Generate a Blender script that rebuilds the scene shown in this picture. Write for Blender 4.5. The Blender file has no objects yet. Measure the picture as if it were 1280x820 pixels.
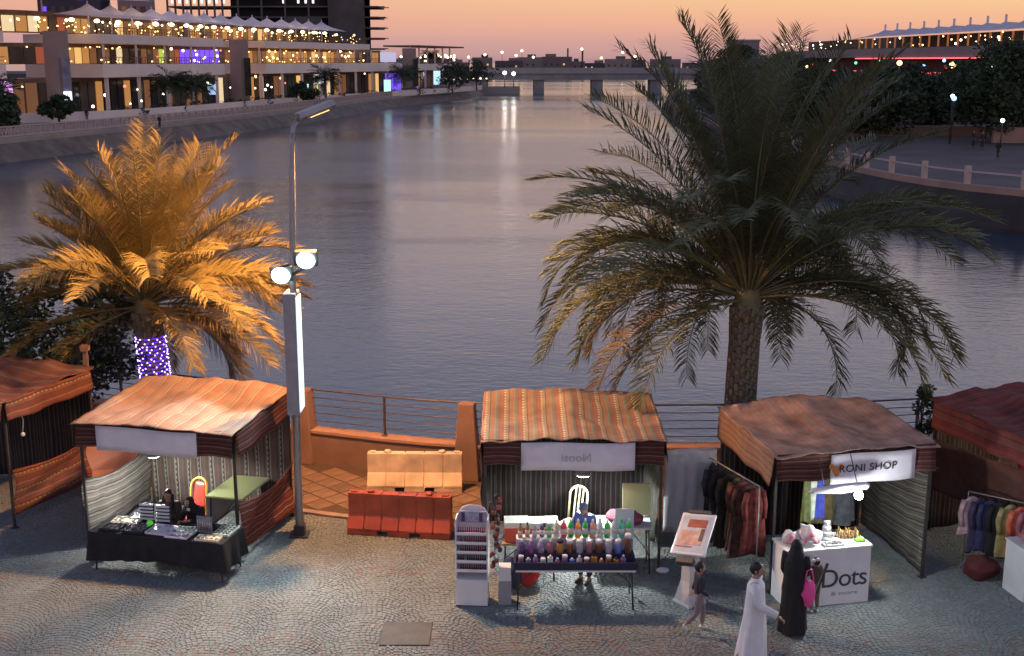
import bpy, bmesh, math, random
import numpy as np
from mathutils import Vector, Matrix
sc = bpy.context.scene
COL = sc.collection
R = math.radians
# ------------------------------------------------------------------ camera, sky, exposure
CAM_H, F_PX, PITCH = 9.0, 1500.0, R(12.55)
cd = bpy.data.cameras.new('camera'); cam = bpy.data.objects.new('camera', cd); COL.objects.link(cam)
cam.location = (0, 0, CAM_H); cam.rotation_euler = (math.pi/2 - PITCH, 0, 0)
cd.sensor_width = 36; cd.lens = 36*F_PX/1280; cd.clip_start = 0.3; cd.clip_end = 6000
sc.camera = cam
sc.view_settings.view_transform = 'Standard'; sc.view_settings.look = 'None'
sc.view_settings.gamma = 1; sc.view_settings.exposure = 0.0
def lin(c):
    return tuple(((v/255)/12.92 if v/255 <= .04045 else ((v/255+.055)/1.055)**2.4) for v in c)
w = bpy.data.worlds.new("World"); sc.world = w; w.use_nodes = True
nt = w.node_tree; N = nt.nodes; L = nt.links
bg = N['Background']; bg.inputs['Strength'].default_value = 1.0
tc = N.new('ShaderNodeTexCoord'); sx = N.new('ShaderNodeSeparateXYZ'); L.new(tc.outputs['Generated'], sx.inputs[0])
def wmath(op, a, b=None, clamp=False):
    m = N.new('ShaderNodeMath'); m.operation = op; m.use_clamp = clamp
    for i, v in enumerate((a, b)):
        if v is None: continue
        if hasattr(v, 'is_linked'): L.new(v, m.inputs[i])
        else: m.inputs[i].default_value = v
    return m.outputs[0]
zz = wmath('POWER', wmath('MAXIMUM', sx.outputs[2], 0.0), 0.5)       # sqrt of the sine of the elevation
def ramp(stops):
    r = N.new('ShaderNodeValToRGB'); L.new(zz, r.inputs[0]); e = r.color_ramp.elements
    for i, (deg, c) in enumerate(stops):
        p = math.sin(R(deg))**.5
        k = e[i] if i < 2 else e.new(p)
        k.position = p; k.color = lin(c) + (1,)
    return r.outputs[0]
left = ramp([(0, (172,138,146)), (90, (74,86,124)), (.8, (204,160,158)), (1.7, (226,168,152)), (3.2, (240,182,150)), (6, (236,202,192)),
             (11, (212,200,216)), (20, (164,178,214)), (40, (122,136,178))])
right = ramp([(0, (182,144,148)), (90, (74,86,124)), (.9, (222,166,150)), (1.6, (246,184,148)), (2.6, (252,204,150)), (6, (253,228,204)),
              (11, (240,222,224)), (20, (182,188,218)), (40, (124,138,178))])
fx = wmath('ADD', wmath('MULTIPLY', sx.outputs[0], 1.15), 0.42, True)
mx = N.new('ShaderNodeMix'); mx.data_type = 'RGBA'; L.new(fx, mx.inputs[0]); L.new(left, mx.inputs[6]); L.new(right, mx.inputs[7])
L.new(mx.outputs[2], bg.inputs[0])

def at(px, py, z=0.0):
    """the point of height z that the photograph shows at pixel px, py (used to read positions off the picture)"""
    a = PITCH + math.atan((py-410)/F_PX)
    y = (CAM_H - z)/math.tan(a)
    dep = y*math.cos(PITCH) + (CAM_H-z)*math.sin(PITCH)
    return Vector(((px-640)/F_PX*dep, y, z))

# ------------------------------------------------------------------ object helpers
def tag(o, label=None, cat=None, group=None, kind=None):
    if label: o['label'] = label
    if cat: o['category'] = cat
    if group: o['group'] = group
    if kind: o['kind'] = kind
    return o
def thing(name, label, cat, loc=(0,0,0), rz=0, group=None):
    o = bpy.data.objects.new(name, None); COL.objects.link(o)
    o.empty_display_size = .2
    o.location = loc; o.rotation_euler = (0, 0, rz)
    return tag(o, label, cat, group)
def put(name, mesh, parent=None, loc=(0,0,0), rot=(0,0,0), scale=(1,1,1)):
    o = bpy.data.objects.new(name, mesh); COL.objects.link(o)
    o.parent = parent; o.location = loc; o.rotation_euler = rot; o.scale = scale
    return o
KIDS = {}
def copy_tree(o, parent=None):
    c = o.copy(); COL.objects.link(c); c.parent = parent
    for ch in o.children: copy_tree(ch, c)
    return c

class MB:
    """collects shapes and builds ONE mesh"""
    def __init__(s): s.v = []; s.f = []; s.m = []; s.uv = []; s.mi = 0; s.smooth = []
    def face(s, idx, uv=None, sm=False):
        s.f.append(tuple(idx)); s.m.append(s.mi); s.uv.append(uv); s.smooth.append(sm)
    def quad(s, a, b, c, d, uv=None):
        n = len(s.v); s.v += [tuple(a), tuple(b), tuple(c), tuple(d)]; s.face((n, n+1, n+2, n+3), uv)
    def tri(s, a, b, c):
        n = len(s.v); s.v += [tuple(a), tuple(b), tuple(c)]; s.face((n, n+1, n+2))
    def box(s, c, d, rz=0, M=None, taper=1.0):
        x, y, z = d[0]/2, d[1]/2, d[2]/2
        P = [(-x,-y,-z),(x,-y,-z),(x,y,-z),(-x,y,-z),(-x*taper,-y*taper,z),(x*taper,-y*taper,z),(x*taper,y*taper,z),(-x*taper,y*taper,z)]
        if M is None: M = Matrix.Rotation(rz, 3, 'Z')
        n = len(s.v); cc = Vector(c)
        s.v += [tuple(M @ Vector(p) + cc) for p in P]
        for q in ((0,3,2,1),(4,5,6,7),(0,1,5,4),(1,2,6,5),(2,3,7,6),(3,0,4,7)):
            a, b, e, g = [Vector(P[i]) for i in q]
            wd, hg = (b-a).length, (g-a).length
            s.face([n+i for i in q], [(0,0),(wd,0),(wd,hg),(0,hg)])
    def bar(s, a, b, w, h=None):
        a, b = Vector(a), Vector(b); d = b-a; l = d.length
        if l < 1e-6: return
        h = h or w
        up = Vector((0,0,1)) if abs(d.normalized().z) < .95 else Vector((0,1,0))
        x = d.normalized(); y = up.cross(x).normalized(); z = x.cross(y)
        M = Matrix((x, y, z)).transposed()
        s.box((a+b)/2, (l, w, h), M=M)
    def tube(s, pts, r, n=8, caps=True, sm=True):
        pts = [Vector(p) for p in pts]
        rs = r if isinstance(r, (list, tuple)) else [r]*len(pts)
        base = len(s.v); prev = None
        for i, p in enumerate(pts):
            t = (pts[min(i+1, len(pts)-1)] - pts[max(i-1, 0)]).normalized()
            if prev is None:
                u = t.orthogonal().normalized()
            else:
                u = (prev - t*prev.dot(t)).normalized()
            prev = u; v = t.cross(u)
            for k in range(n):
                a = 2*math.pi*k/n
                s.v.append(tuple(p + (u*math.cos(a)+v*math.sin(a))*rs[i]))
        for i in range(len(pts)-1):
            for k in range(n):
                a = base+i*n+k; b = base+i*n+(k+1)%n
                s.face((a, b, b+n, a+n), [(k/n, i), ((k+1)/n, i), ((k+1)/n, i+1), (k/n, i+1)], sm)
        if caps:
            s.face([base+k for k in range(n)][::-1]); e = base+(len(pts)-1)*n; s.face([e+k for k in range(n)])
    def lathe(s, prof, c=(0,0,0), n=12, sm=True, sx=1, sy=1):
        base = len(s.v)
        for r, z in prof:
            for k in range(n):
                a = 2*math.pi*k/n; s.v.append((c[0]+r*sx*math.cos(a), c[1]+r*sy*math.sin(a), c[2]+z))
        for i in range(len(prof)-1):
            for k in range(n):
                a = base+i*n+k; b = base+i*n+(k+1)%n
                s.face((a, b, b+n, a+n), None, sm)
        s.face([base+k for k in range(n)][::-1]); e = base+(len(prof)-1)*n; s.face([e+k for k in range(n)])
    def ball(s, c, r, n=8, m=5):
        rr = r if isinstance(r, tuple) else (r, r, r)
        prof = [(math.sin(math.pi*(i+.02)/(m+.04)), -math.cos(math.pi*(i+.02)/(m+.04))) for i in range(m+1)]
        base = len(s.v)
        for q, z in prof:
            for k in range(n):
                a = 2*math.pi*k/n; s.v.append((c[0]+q*rr[0]*math.cos(a), c[1]+q*rr[1]*math.sin(a), c[2]+z*rr[2]))
        for i in range(m):
            for k in range(n):
                a = base+i*n+k; b = base+i*n+(k+1)%n; s.face((a, b, b+n, a+n), None, True)
        s.face([base+k for k in range(n)][::-1]); e = base+m*n; s.face([e+k for k in range(n)])
    def grid(s, fn, nu, nv, lu=1, lv=1, sm=True):
        base = len(s.v)
        for j in range(nv+1):
            for i in range(nu+1): s.v.append(tuple(fn(i/nu, j/nv)))
        for j in range(nv):
            for i in range(nu):
                a = base+j*(nu+1)+i
                s.face((a, a+1, a+nu+2, a+nu+1), [(i/nu*lu, j/nv*lv), ((i+1)/nu*lu, j/nv*lv), ((i+1)/nu*lu, (j+1)/nv*lv), (i/nu*lu, (j+1)/nv*lv)], sm)
    def prism(s, poly, h0, h1, axis='z'):
        """poly: list of 2D points ccw; extruded from h0 to h1 along axis"""
        def P(a, b, h): return (a, b, h) if axis == 'z' else ((h, a, b) if axis == 'x' else (a, h, b))
        n = len(poly); base = len(s.v)
        s.v += [P(a, b, h0) for a, b in poly] + [P(a, b, h1) for a, b in poly]
        s.face([base+i for i in range(n)][::-1], [poly[i] for i in range(n)][::-1]); s.face([base+n+i for i in range(n)], list(poly))
        for i in range(n):
            j = (i+1) % n; s.face((base+i, base+j, base+n+j, base+n+i))
    def mesh(s, name, mats):
        me = bpy.data.meshes.new(name); me.from_pydata(s.v, [], s.f)
        if not isinstance(mats, (list, tuple)): mats = [mats]
        for m in mats: me.materials.append(m)
        me.polygons.foreach_set('material_index', s.m)
        me.polygons.foreach_set('use_smooth', s.smooth)
        if any(u is not None for u in s.uv):
            ul = me.uv_layers.new(name='UVMap'); k = 0; dat = []
            for f, u in zip(s.f, s.uv):
                for i in range(len(f)): dat += list(u[i]) if u else [0, 0]
            ul.data.foreach_set('uv', dat)
        me.update(); return me
    def build(s, name, mats, parent=None, loc=(0,0,0), rot=(0,0,0)):
        return put(name, s.mesh(name, mats), parent, loc, rot)
def boxobj(name, c, d, m, parent=None, rz=0, bev=0.0):
    b = MB(); b.box((0,0,0), d)
    o = b.build(name, m, parent, c, (0, 0, rz))
    if bev:
        k = o.modifiers.new('bevel', 'BEVEL'); k.width = bev; k.segments = 1
    return o
def struct(o): o['kind'] = 'structure'; return o

# ------------------------------------------------------------------ materials
MATS = {}
def mat(name, col, rough=.6, metal=0, spec=.5, noise=0, nscale=8, bump=0, bscale=40, emis=None, estr=0, trans=0, alpha=1, sss=0, translucent=0, coord='Object', randv=0):
    if name in MATS: return MATS[name]
    m = bpy.data.materials.new(name); m.use_nodes = True; nt = m.node_tree; N = nt.nodes; L = nt.links
    b = N['Principled BSDF']; MATS[name] = m
    b.inputs['Roughness'].default_value = rough; b.inputs['Metallic'].default_value = metal
    b.inputs['Specular IOR Level'].default_value = spec
    b.inputs['Base Color'].default_value = tuple(col)+(1,)
    tc = N.new('ShaderNodeTexCoord')
    if noise:
        n = N.new('ShaderNodeTexNoise'); n.inputs['Scale'].default_value = nscale; n.inputs['Detail'].default_value = 5
        L.new(tc.outputs[coord], n.inputs['Vector'])
        r = N.new('ShaderNodeMapRange'); r.inputs[1].default_value = .3; r.inputs[2].default_value = .7
        r.inputs[3].default_value = 1-noise; r.inputs[4].default_value = 1+noise; L.new(n.outputs[0], r.inputs[0])
        mm = N.new('ShaderNodeMix'); mm.data_type = 'RGBA'; mm.blend_type = 'MULTIPLY'; mm.inputs[0].default_value = 1
        mm.inputs[6].default_value = tuple(col)+(1,); L.new(r.outputs[0], mm.inputs[7]); out = mm.outputs[2]
        if randv:
            oi = N.new('ShaderNodeObjectInfo'); hs = N.new('ShaderNodeHueSaturation')
            rr = N.new('ShaderNodeMapRange'); rr.inputs[3].default_value = 1-randv; rr.inputs[4].default_value = 1+randv
            L.new(oi.outputs['Random'], rr.inputs[0]); L.new(rr.outputs[0], hs.inputs['Value']); L.new(out, hs.inputs['Color']); out = hs.outputs[0]
        L.new(out, b.inputs['Base Color'])
    if bump:
        n2 = N.new('ShaderNodeTexNoise'); n2.inputs['Scale'].default_value = bscale; n2.inputs['Detail'].default_value = 4
        L.new(tc.outputs[coord], n2.inputs['Vector'])
        bp = N.new('ShaderNodeBump'); bp.inputs['Strength'].default_value = bump; bp.inputs['Distance'].default_value = .02
        L.new(n2.outputs[0], bp.inputs['Height']); L.new(bp.outputs[0], b.inputs['Normal'])
    if emis:
        b.inputs['Emission Color'].default_value = tuple(emis)+(1,); b.inputs['Emission Strength'].default_value = estr
    if trans: b.inputs['Transmission Weight'].default_value = trans
    if alpha < 1: b.inputs['Alpha'].default_value = alpha
    if translucent:
        t = N.new('ShaderNodeBsdfTranslucent'); ms = N.new('ShaderNodeMixShader'); ms.inputs[0].default_value = translucent
        t.inputs[0].default_value = tuple(col)+(1,)
        L.new(b.outputs[0], ms.inputs[1]); L.new(t.outputs[0], ms.inputs[2]); L.new(ms.outputs[0], N['Material Output'].inputs[0])
    return m
def stripes(name, cols, period, axis=0, rough=.85, motif=None, mcol=(.3,.26,.2), warp=.01, translucent=.1, fade=.22):
    """woven stripes laid out in UV metres; cols = [(width, colour)...] repeated each period, with rows of small woven diamonds"""
    m = bpy.data.materials.new(name); m.use_nodes = True; nt = m.node_tree; N = nt.nodes; L = nt.links
    b = N['Principled BSDF']; b.inputs['Roughness'].default_value = rough; b.inputs['Specular IOR Level'].default_value = .15
    def mth(op, a, c=None):
        x = N.new('ShaderNodeMath'); x.operation = op
        for i, v in enumerate((a, c)):
            if v is None: continue
            if hasattr(v, 'is_linked'): L.new(v, x.inputs[i])
            else: x.inputs[i].default_value = v
        return x.outputs[0]
    uv = N.new('ShaderNodeUVMap'); s = N.new('ShaderNodeSeparateXYZ'); L.new(uv.outputs[0], s.inputs[0])
    n = N.new('ShaderNodeTexNoise'); n.inputs['Scale'].default_value = 1.7; L.new(uv.outputs[0], n.inputs['Vector'])
    u = mth('ADD', s.outputs[axis], mth('MULTIPLY', n.outputs[0], warp*4)); v = s.outputs[1-axis]
    fr = mth('FRACT', mth('DIVIDE', u, period))
    cr = N.new('ShaderNodeValToRGB'); cr.color_ramp.interpolation = 'CONSTANT'; e = cr.color_ramp.elements
    tot = sum(c[0] for c in cols); p = 0
    for i, (wd, c) in enumerate(cols):
        k = e[0] if i == 0 else (e[1] if i == 1 else e.new(min(p, .999)))
        k.position = min(p, .999); k.color = tuple(c)+(1,); p += wd/tot
    L.new(fr, cr.inputs[0]); out = cr.outputs[0]
    if motif:
        a, wdt, cell = motif     # band centre (0..1 of the period), half width, cell length along the stripe
        du = mth('ABSOLUTE', mth('SUBTRACT', fr, a)); dv = mth('ABSOLUTE', mth('SUBTRACT', mth('FRACT', mth('DIVIDE', v, cell)), .5))
        d = mth('ADD', mth('DIVIDE', du, wdt), mth('MULTIPLY', dv, 2)); ms = mth('LESS_THAN', d, .8)
        mm = N.new('ShaderNodeMix'); mm.data_type = 'RGBA'; L.new(ms, mm.inputs[0]); L.new(out, mm.inputs[6]); mm.inputs[7].default_value = tuple(mcol)+(1,); out = mm.outputs[2]
    n3 = N.new('ShaderNodeTexNoise'); n3.inputs['Scale'].default_value = 2.3; n3.inputs['Detail'].default_value = 6; L.new(uv.outputs[0], n3.inputs['Vector'])
    r = N.new('ShaderNodeMapRange'); r.inputs[1].default_value = .3; r.inputs[2].default_value = .7; r.inputs[3].default_value = 1-fade; r.inputs[4].default_value = 1+fade
    L.new(n3.outputs[0], r.inputs[0])
    mm = N.new('ShaderNodeMix'); mm.data_type = 'RGBA'; mm.blend_type = 'MULTIPLY'; mm.inputs[0].default_value = 1
    L.new(out, mm.inputs[6]); L.new(r.outputs[0], mm.inputs[7]); L.new(mm.outputs[2], b.inputs['Base Color'])
    wv = N.new('ShaderNodeTexNoise'); wv.inputs['Scale'].default_value = 140; L.new(uv.outputs[0], wv.inputs['Vector'])
    bp = N.new('ShaderNodeBump'); bp.inputs['Strength'].default_value = .35; bp.inputs['Distance'].default_value = .01; L.new(wv.outputs[0], bp.inputs['Height']); L.new(bp.outputs[0], b.inputs['Normal'])
    if translucent:
        t = N.new('ShaderNodeBsdfTranslucent'); x = N.new('ShaderNodeMixShader'); x.inputs[0].default_value = translucent
        L.new(mm.outputs[2], t.inputs[0]); L.new(b.outputs[0], x.inputs[1]); L.new(t.outputs[0], x.inputs[2]); L.new(x.outputs[0], N['Material Output'].inputs[0])
    MATS[name] = m; return m
def glow(name, col, s): return mat(name, (.8,.8,.8), .4, emis=col, estr=s)

M_dark = mat('dark_paint', (.03,.03,.035), .45, noise=.3)
M_steel = mat('galvanised_steel', (.32,.32,.33), .45, metal=.6, noise=.15, nscale=3)
M_conc = mat('pale_render', (.46,.4,.38), .8, noise=.12, nscale=.35, bump=.1)
M_concd = mat('bridge_concrete', (.27,.25,.25), .85, noise=.2, nscale=.3)
M_terra = mat('terracotta_render', (.27,.15,.1), .85, noise=.16, nscale=1.8, bump=.25, bscale=30)
M_cloth_blk = mat('black_cloth', (.012,.012,.014), .9, noise=.4, nscale=6, bump=.3, bscale=12)
M_white = mat('white_board', (.72,.72,.74), .5, noise=.06, nscale=3)
M_vinyl = mat('pale_vinyl_banner', (.68,.66,.72), .55, noise=.08, nscale=4)
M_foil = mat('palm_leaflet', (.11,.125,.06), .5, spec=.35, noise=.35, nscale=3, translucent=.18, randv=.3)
M_rach = mat('palm_rachis', (.16,.15,.07), .6, noise=.2)
M_dryleaf = mat('dry_palm_leaflet', (.17,.12,.06), .7, noise=.3, nscale=3, translucent=.1, randv=.3)
M_bark = mat('palm_bark', (.2,.165,.12), .95, noise=.45, nscale=12, bump=.8, bscale=30)
M_foil_l = mat('sodium_lit_leaflet', (.36,.26,.085), .5, spec=.35, noise=.35, nscale=3, translucent=.2, randv=.3)  # left palm: orange sodium light put into the leaflet colour
M_leaf = mat('dark_leaves', (.035,.055,.022), .6, noise=.5, nscale=.9, translucent=.12)
M_twig = mat('twig_bark', (.08,.06,.045), .9, noise=.3)
# ------------------------------------------------------------------ polylines
def offs(poly, d):
    """offset a 2D polyline to its left by d"""
    out = []
    for i, p in enumerate(poly):
        a = Vector(poly[max(i-1,0)]); b = Vector(poly[min(i+1,len(poly)-1)])
        t = (b-a).normalized(); n = Vector((-t.y, t.x)); out.append((p[0]+n.x*d, p[1]+n.y*d))
    return out
def resample(poly, step):
    P = [Vector(p) for p in poly]; out = [P[0].copy()]; need = step
    for a, b in zip(P, P[1:]):
        l = (b-a).length; t = need
        while t <= l: out.append(a+(b-a)*(t/l)); t += step
        need = t-l
    return out
def smooth(poly, k=4):
    P = [Vector(p) for p in poly]; out = []
    for i in range(len(P)-1):
        p0, p1, p2, p3 = P[max(i-1,0)], P[i], P[i+1], P[min(i+2,len(P)-1)]
        for j in range(k):
            t = j/k; out.append(.5*((2*p1)+(p2-p0)*t+(2*p0-5*p1+4*p2-p3)*t*t+(3*p1-p0-3*p2+p3)*t**3))
    out.append(P[-1]); return [tuple(p) for p in out]
def strip(mb, poly, d0, d1, z0, z1, capped=True):
    """a solid ribbon between offsets d0..d1 and heights z0..z1 (z may be (inner, outer) pairs)"""
    A, B = offs(poly, d0), offs(poly, d1); n = len(poly); base = len(mb.v)
    za0, zb0 = z0 if isinstance(z0, tuple) else (z0, z0); za1, zb1 = z1 if isinstance(z1, tuple) else (z1, z1)
    u = 0
    for i in range(n): mb.v += [(A[i][0],A[i][1],za0),(B[i][0],B[i][1],zb0),(B[i][0],B[i][1],zb1),(A[i][0],A[i][1],za1)]
    for i in range(n-1):
        o = base+i*4; q = o+4; l = (Vector(poly[i+1])-Vector(poly[i])).length
        for a, b in ((0,1),(1,2),(2,3),(3,0)):
            mb.face((o+a, o+b, q+b, q+a), [(u,0),(u,1),(u+l,1),(u+l,0)])
        u += l
    if capped:
        mb.face((base+3, base+2, base+1, base)); e = base+(n-1)*4; mb.face((e, e+1, e+2, e+3))

# ------------------------------------------------------------------ plaza: wall line, kerb line, ground
WALL = smooth([(-26,40),(-16,31.5),(-13.2,30.0),(-9.6,28.1),(-4.7,26.2),(-.9,25.05),(3.9,24.9),(8,25.2),(11.5,26.1),(16,28),(26,34)], 4)  # front face of the sea wall
KERB = offs(WALL, -2.75)
Z_W = -1.5
plaza_mat = mat('joint_sand', (.16,.155,.148), .95, noise=.3, nscale=2)
b = MB()
pl = [p for p in offs(WALL, .1)]
b.face(range(len(pl)+2)); b.v = [(p[0], p[1], -.009) for p in pl] + [(26,-30,-.009), (-26,-30,-.009)]
b.f = [tuple(range(len(b.v)))[::-1]]
struct(b.build('plaza_ground', plaza_mat))

# cobbles in fan-shaped courses: one mesh of separate raised stones (far too many and too small to be single objects)
def cobbles():
    rng = np.random.default_rng(5); V = []; F = []; C = []
    kx = np.array([p[0] for p in KERB]); ky = np.array([p[1] for p in KERB])
    Wd, pitch, st, Ra = 1.2, .086, .082, .68
    am = math.asin(Wd/2/Ra); nx = int(2*am*Ra/st)
    for c in range(-11, 12):
        for j in range(-6, 124):
            ph = rng.random()
            for i in range(nx):
                th = (i+ph+.18*rng.random())/nx*2*am-am
                if th > am: continue
                x = c*Wd + Ra*math.sin(th)
                y = 13.2 + j*pitch + Ra*(math.cos(th)-math.cos(am)) + (.3 if c % 2 else 0)
                if abs(x) > .46*y+.6 or y < 14.5: continue
                if y > np.interp(x, kx, ky)-.1: continue
                if -2.12 < x < -1.28 and 17.35 < y < 18.2: continue
                ang = -th + rng.normal()*.06
                cx, cy = x+rng.normal()*.003, y+rng.normal()*.003
                hw, hh = st*.47*(.94+.06*rng.random()), pitch*.47*max(.5, math.cos(th))*(.93+.07*rng.random())
                zt = .001+rng.random()*.006; ca, sa = math.cos(ang), math.sin(ang); n = len(V)
                for (k, z) in ((1.0, -.01), (.86, zt)):
                    for (a, e) in ((-1,-1),(1,-1),(1,1),(-1,1)):
                        X, Y = a*hw*k, e*hh*k
                        V.append((cx+X*ca-Y*sa, cy+X*sa+Y*ca, z))
                F += [(n+4,n+5,n+6,n+7),(n,n+1,n+5,n+4),(n+1,n+2,n+6,n+5),(n+2,n+3,n+7,n+6),(n+3,n,n+4,n+7)]
                g = .88+.22*rng.random()
                band = (j % 34) in (8, 9, 10, 11)
                red = 1.0 if (band and rng.random() < .35) or rng.random() < .015 else 0.0
                C += [(g, red, rng.random(), 1)]*8
    me = bpy.data.meshes.new('cobblestones'); me.from_pydata(V, [], F)
    ca = me.color_attributes.new('stone', 'FLOAT_COLOR', 'POINT'); ca.data.foreach_set('color', np.array(C, dtype=np.float32).ravel())
    m = bpy.data.materials.new('granite_setts'); m.use_nodes = True; nt = m.node_tree; N = nt.nodes; L = nt.links
    bs = N['Principled BSDF']; bs.inputs['Roughness'].default_value = .75; bs.inputs['Specular IOR Level'].default_value = .3
    at_ = N.new('ShaderNodeAttribute'); at_.attribute_name = 'stone'; sp = N.new('ShaderNodeSeparateColor'); L.new(at_.outputs['Color'], sp.inputs[0])
    m1 = N.new('ShaderNodeMix'); m1.data_type = 'RGBA'; m1.inputs[6].default_value = (.2,.22,.212,1); m1.inputs[7].default_value = (.215,.18,.165,1); L.new(sp.outputs[1], m1.inputs[0])
    tc = N.new('ShaderNodeTexCoord'); n = N.new('ShaderNodeTexNoise'); n.inputs['Scale'].default_value = .5; n.inputs['Detail'].default_value = 6; L.new(tc.outputs['Object'], n.inputs['Vector'])
    r = N.new('ShaderNodeMapRange'); r.inputs[1].default_value = .35; r.inputs[2].default_value = .65; r.inputs[3].default_value = .88; r.inputs[4].default_value = 1.1; L.new(n.outputs[0], r.inputs[0])
    mu = N.new('ShaderNodeMath'); mu.operation = 'MULTIPLY'; L.new(sp.outputs[0], mu.inputs[0]); L.new(r.outputs[0], mu.inputs[1])
    m2 = N.new('ShaderNodeMix'); m2.data_type = 'RGBA'; m2.blend_type = 'MULTIPLY'; m2.inputs[0].default_value = 1; L.new(m1.outputs[2], m2.inputs[6]); L.new(mu.outputs[0], m2.inputs[7]); L.new(m2.outputs[2], bs.inputs['Base Color'])
    me.materials.append(m)
    o = bpy.data.objects.new('cobblestones', me); COL.objects.link(o)
    tag(o, 'grey granite setts laid in fan shaped courses across the plaza', 'cobblestones', kind='stuff')
cobbles()
tag(boxobj('access_cover', (-1.7, 17.78, -.008), (.8,.8,.04), mat('worn_slab', (.075,.072,.07), .7, noise=.2, nscale=4, bump=.3), bev=.01), 'square smooth grey service cover set flush in the cobbles left of the table', 'cover')

# terracotta slabs between kerb and wall, laid on the diagonal: each an object, plus bedding
b = MB(); strip(b, WALL, -2.75, .02, -.045, -.003); bed = struct(b.build('promenade_walk', mat('walk_joint', (.1,.06,.035), .95, noise=.2)))
M_slab = mat('terracotta_slab', (.21,.125,.08), .8, noise=.25, nscale=3, bump=.25, bscale=35, randv=.18)
tm = MB(); s_ = .47/2*.955
for (k, z) in ((1, -.02), (.96, .012)): tm.v += [(x*s_*k, y*s_*k, z) for x, y in ((-1,-1),(1,-1),(1,1),(-1,1))]
for q in ((4,5,6,7),(0,1,5,4),(1,2,6,5),(2,3,7,6),(3,0,4,7)): tm.face(q)
tme = tm.mesh('paving_slab', M_slab)
rr = random.Random(3); cnt = 0
wx = [p[0] for p in WALL]; wy = [p[1] for p in WALL]
dg = .47*math.sqrt(2)
for i in range(-48, 60):
    for j in range(0, 26):
        x = i*dg/2; y = 20.2 + j*dg/2
        if (i+j) % 2: continue
        yw = float(np.interp(x, wx, wy)); 
        if y > yw-.28 or y < yw-2.75*1.03+.36: continue
        if abs(x) > .5*y: continue
        if not -11.5 < x < 10.5: continue
        o = put('paving_slab', tme, bed, (x, y, rr.uniform(-.003,.004)), (rr.uniform(-.004,.004), rr.uniform(-.004,.004), math.pi/4+rr.uniform(-.01,.01)))
        cnt += 1
# kerb stones
M_kerb = mat('kerb_stone', (.34,.24,.18), .8, noise=.2, nscale=5, bump=.2, randv=.12)
kp = resample(KERB, 1.0); km = MB(); km.box((0,0,0), (.985,.16,.16)); kme = km.mesh('kerb_stone', M_kerb)
for a, c in zip(kp, kp[1:]):
    if -14 < a.x < 14:
        m_ = (a+c)/2; put('kerb_stone', kme, bed, (m_.x, m_.y, -.035+rr.uniform(-.004,.004)), (0,0,math.atan2(c.y-a.y, c.x-a.x)))

# sea wall with coping, pylons and the railing on it
b = MB(); strip(b, WALL, 0, .34, -2.2, .74); sw = b.build('sea_wall', M_terra); tag(sw, 'low terracotta parapet wall along the water edge of the plaza', 'wall')
b = MB(); strip(b, WALL, -.035, .375, .741, .80); b.build('coping', mat('coping_render', (.42,.22,.13), .8, noise=.12, nscale=3), sw)
def wall_pt(x, d=.17):
    o = offs(WALL, d); ox = [p[0] for p in o]; oy = [p[1] for p in o]
    y = float(np.interp(x, ox, oy)); y2 = float(np.interp(x+.2, ox, oy)); return x, y, math.atan2(y2-y, .2)
for px, lb in ((-4.75, 'tapered terracotta pylon on the sea wall just behind the lamp post'), (-.98, 'tapered terracotta pylon on the sea wall right of the cream barrier')):
    x, y, a = wall_pt(px, .12)
    m = MB(); m.box((0,0,.86), (.58,.5,1.72), taper=.58)
    o = m.build('wall_pylon', M_terra, None, (x, y, 0), (0,0,a)); k = o.modifiers.new('bevel', 'BEVEL'); k.width = .015
    tag(o, lb, 'pylon', 'tapered pylons on the sea wall')
rl = thing('promenade_railing', 'dark metal railing of thin horizontal bars on top of the sea wall', 'railing', (0,0,0))
M_rail = mat('railing_paint', (.13,.09,.075), .45, metal=.3, noise=.2)
rp = [p for p in offs(WALL, .2) if -20 < p[0] < 20]
for z, r in ((.98,.012),(1.16,.012),(1.34,.012),(1.52,.012),(1.70,.022)):
    b = MB(); b.tube([(p[0], p[1], z) for p in rp], r, 6); b.build('rail', M_rail, rl)
for x in (-13.6,-11.5,-9.55,-7.4,-2.85,.95,3.1,5.6,7.6,9.0,10.6,12.8,15):
    px, py, a = wall_pt(x, .2)
    m = MB(); m.box((0,0,1.25),(.035,.07,.94)); m.box((0,0,.81),(.12,.14,.02)); m.build('post', M_rail, rl, (px,py,0), (0,0,a))

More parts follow.
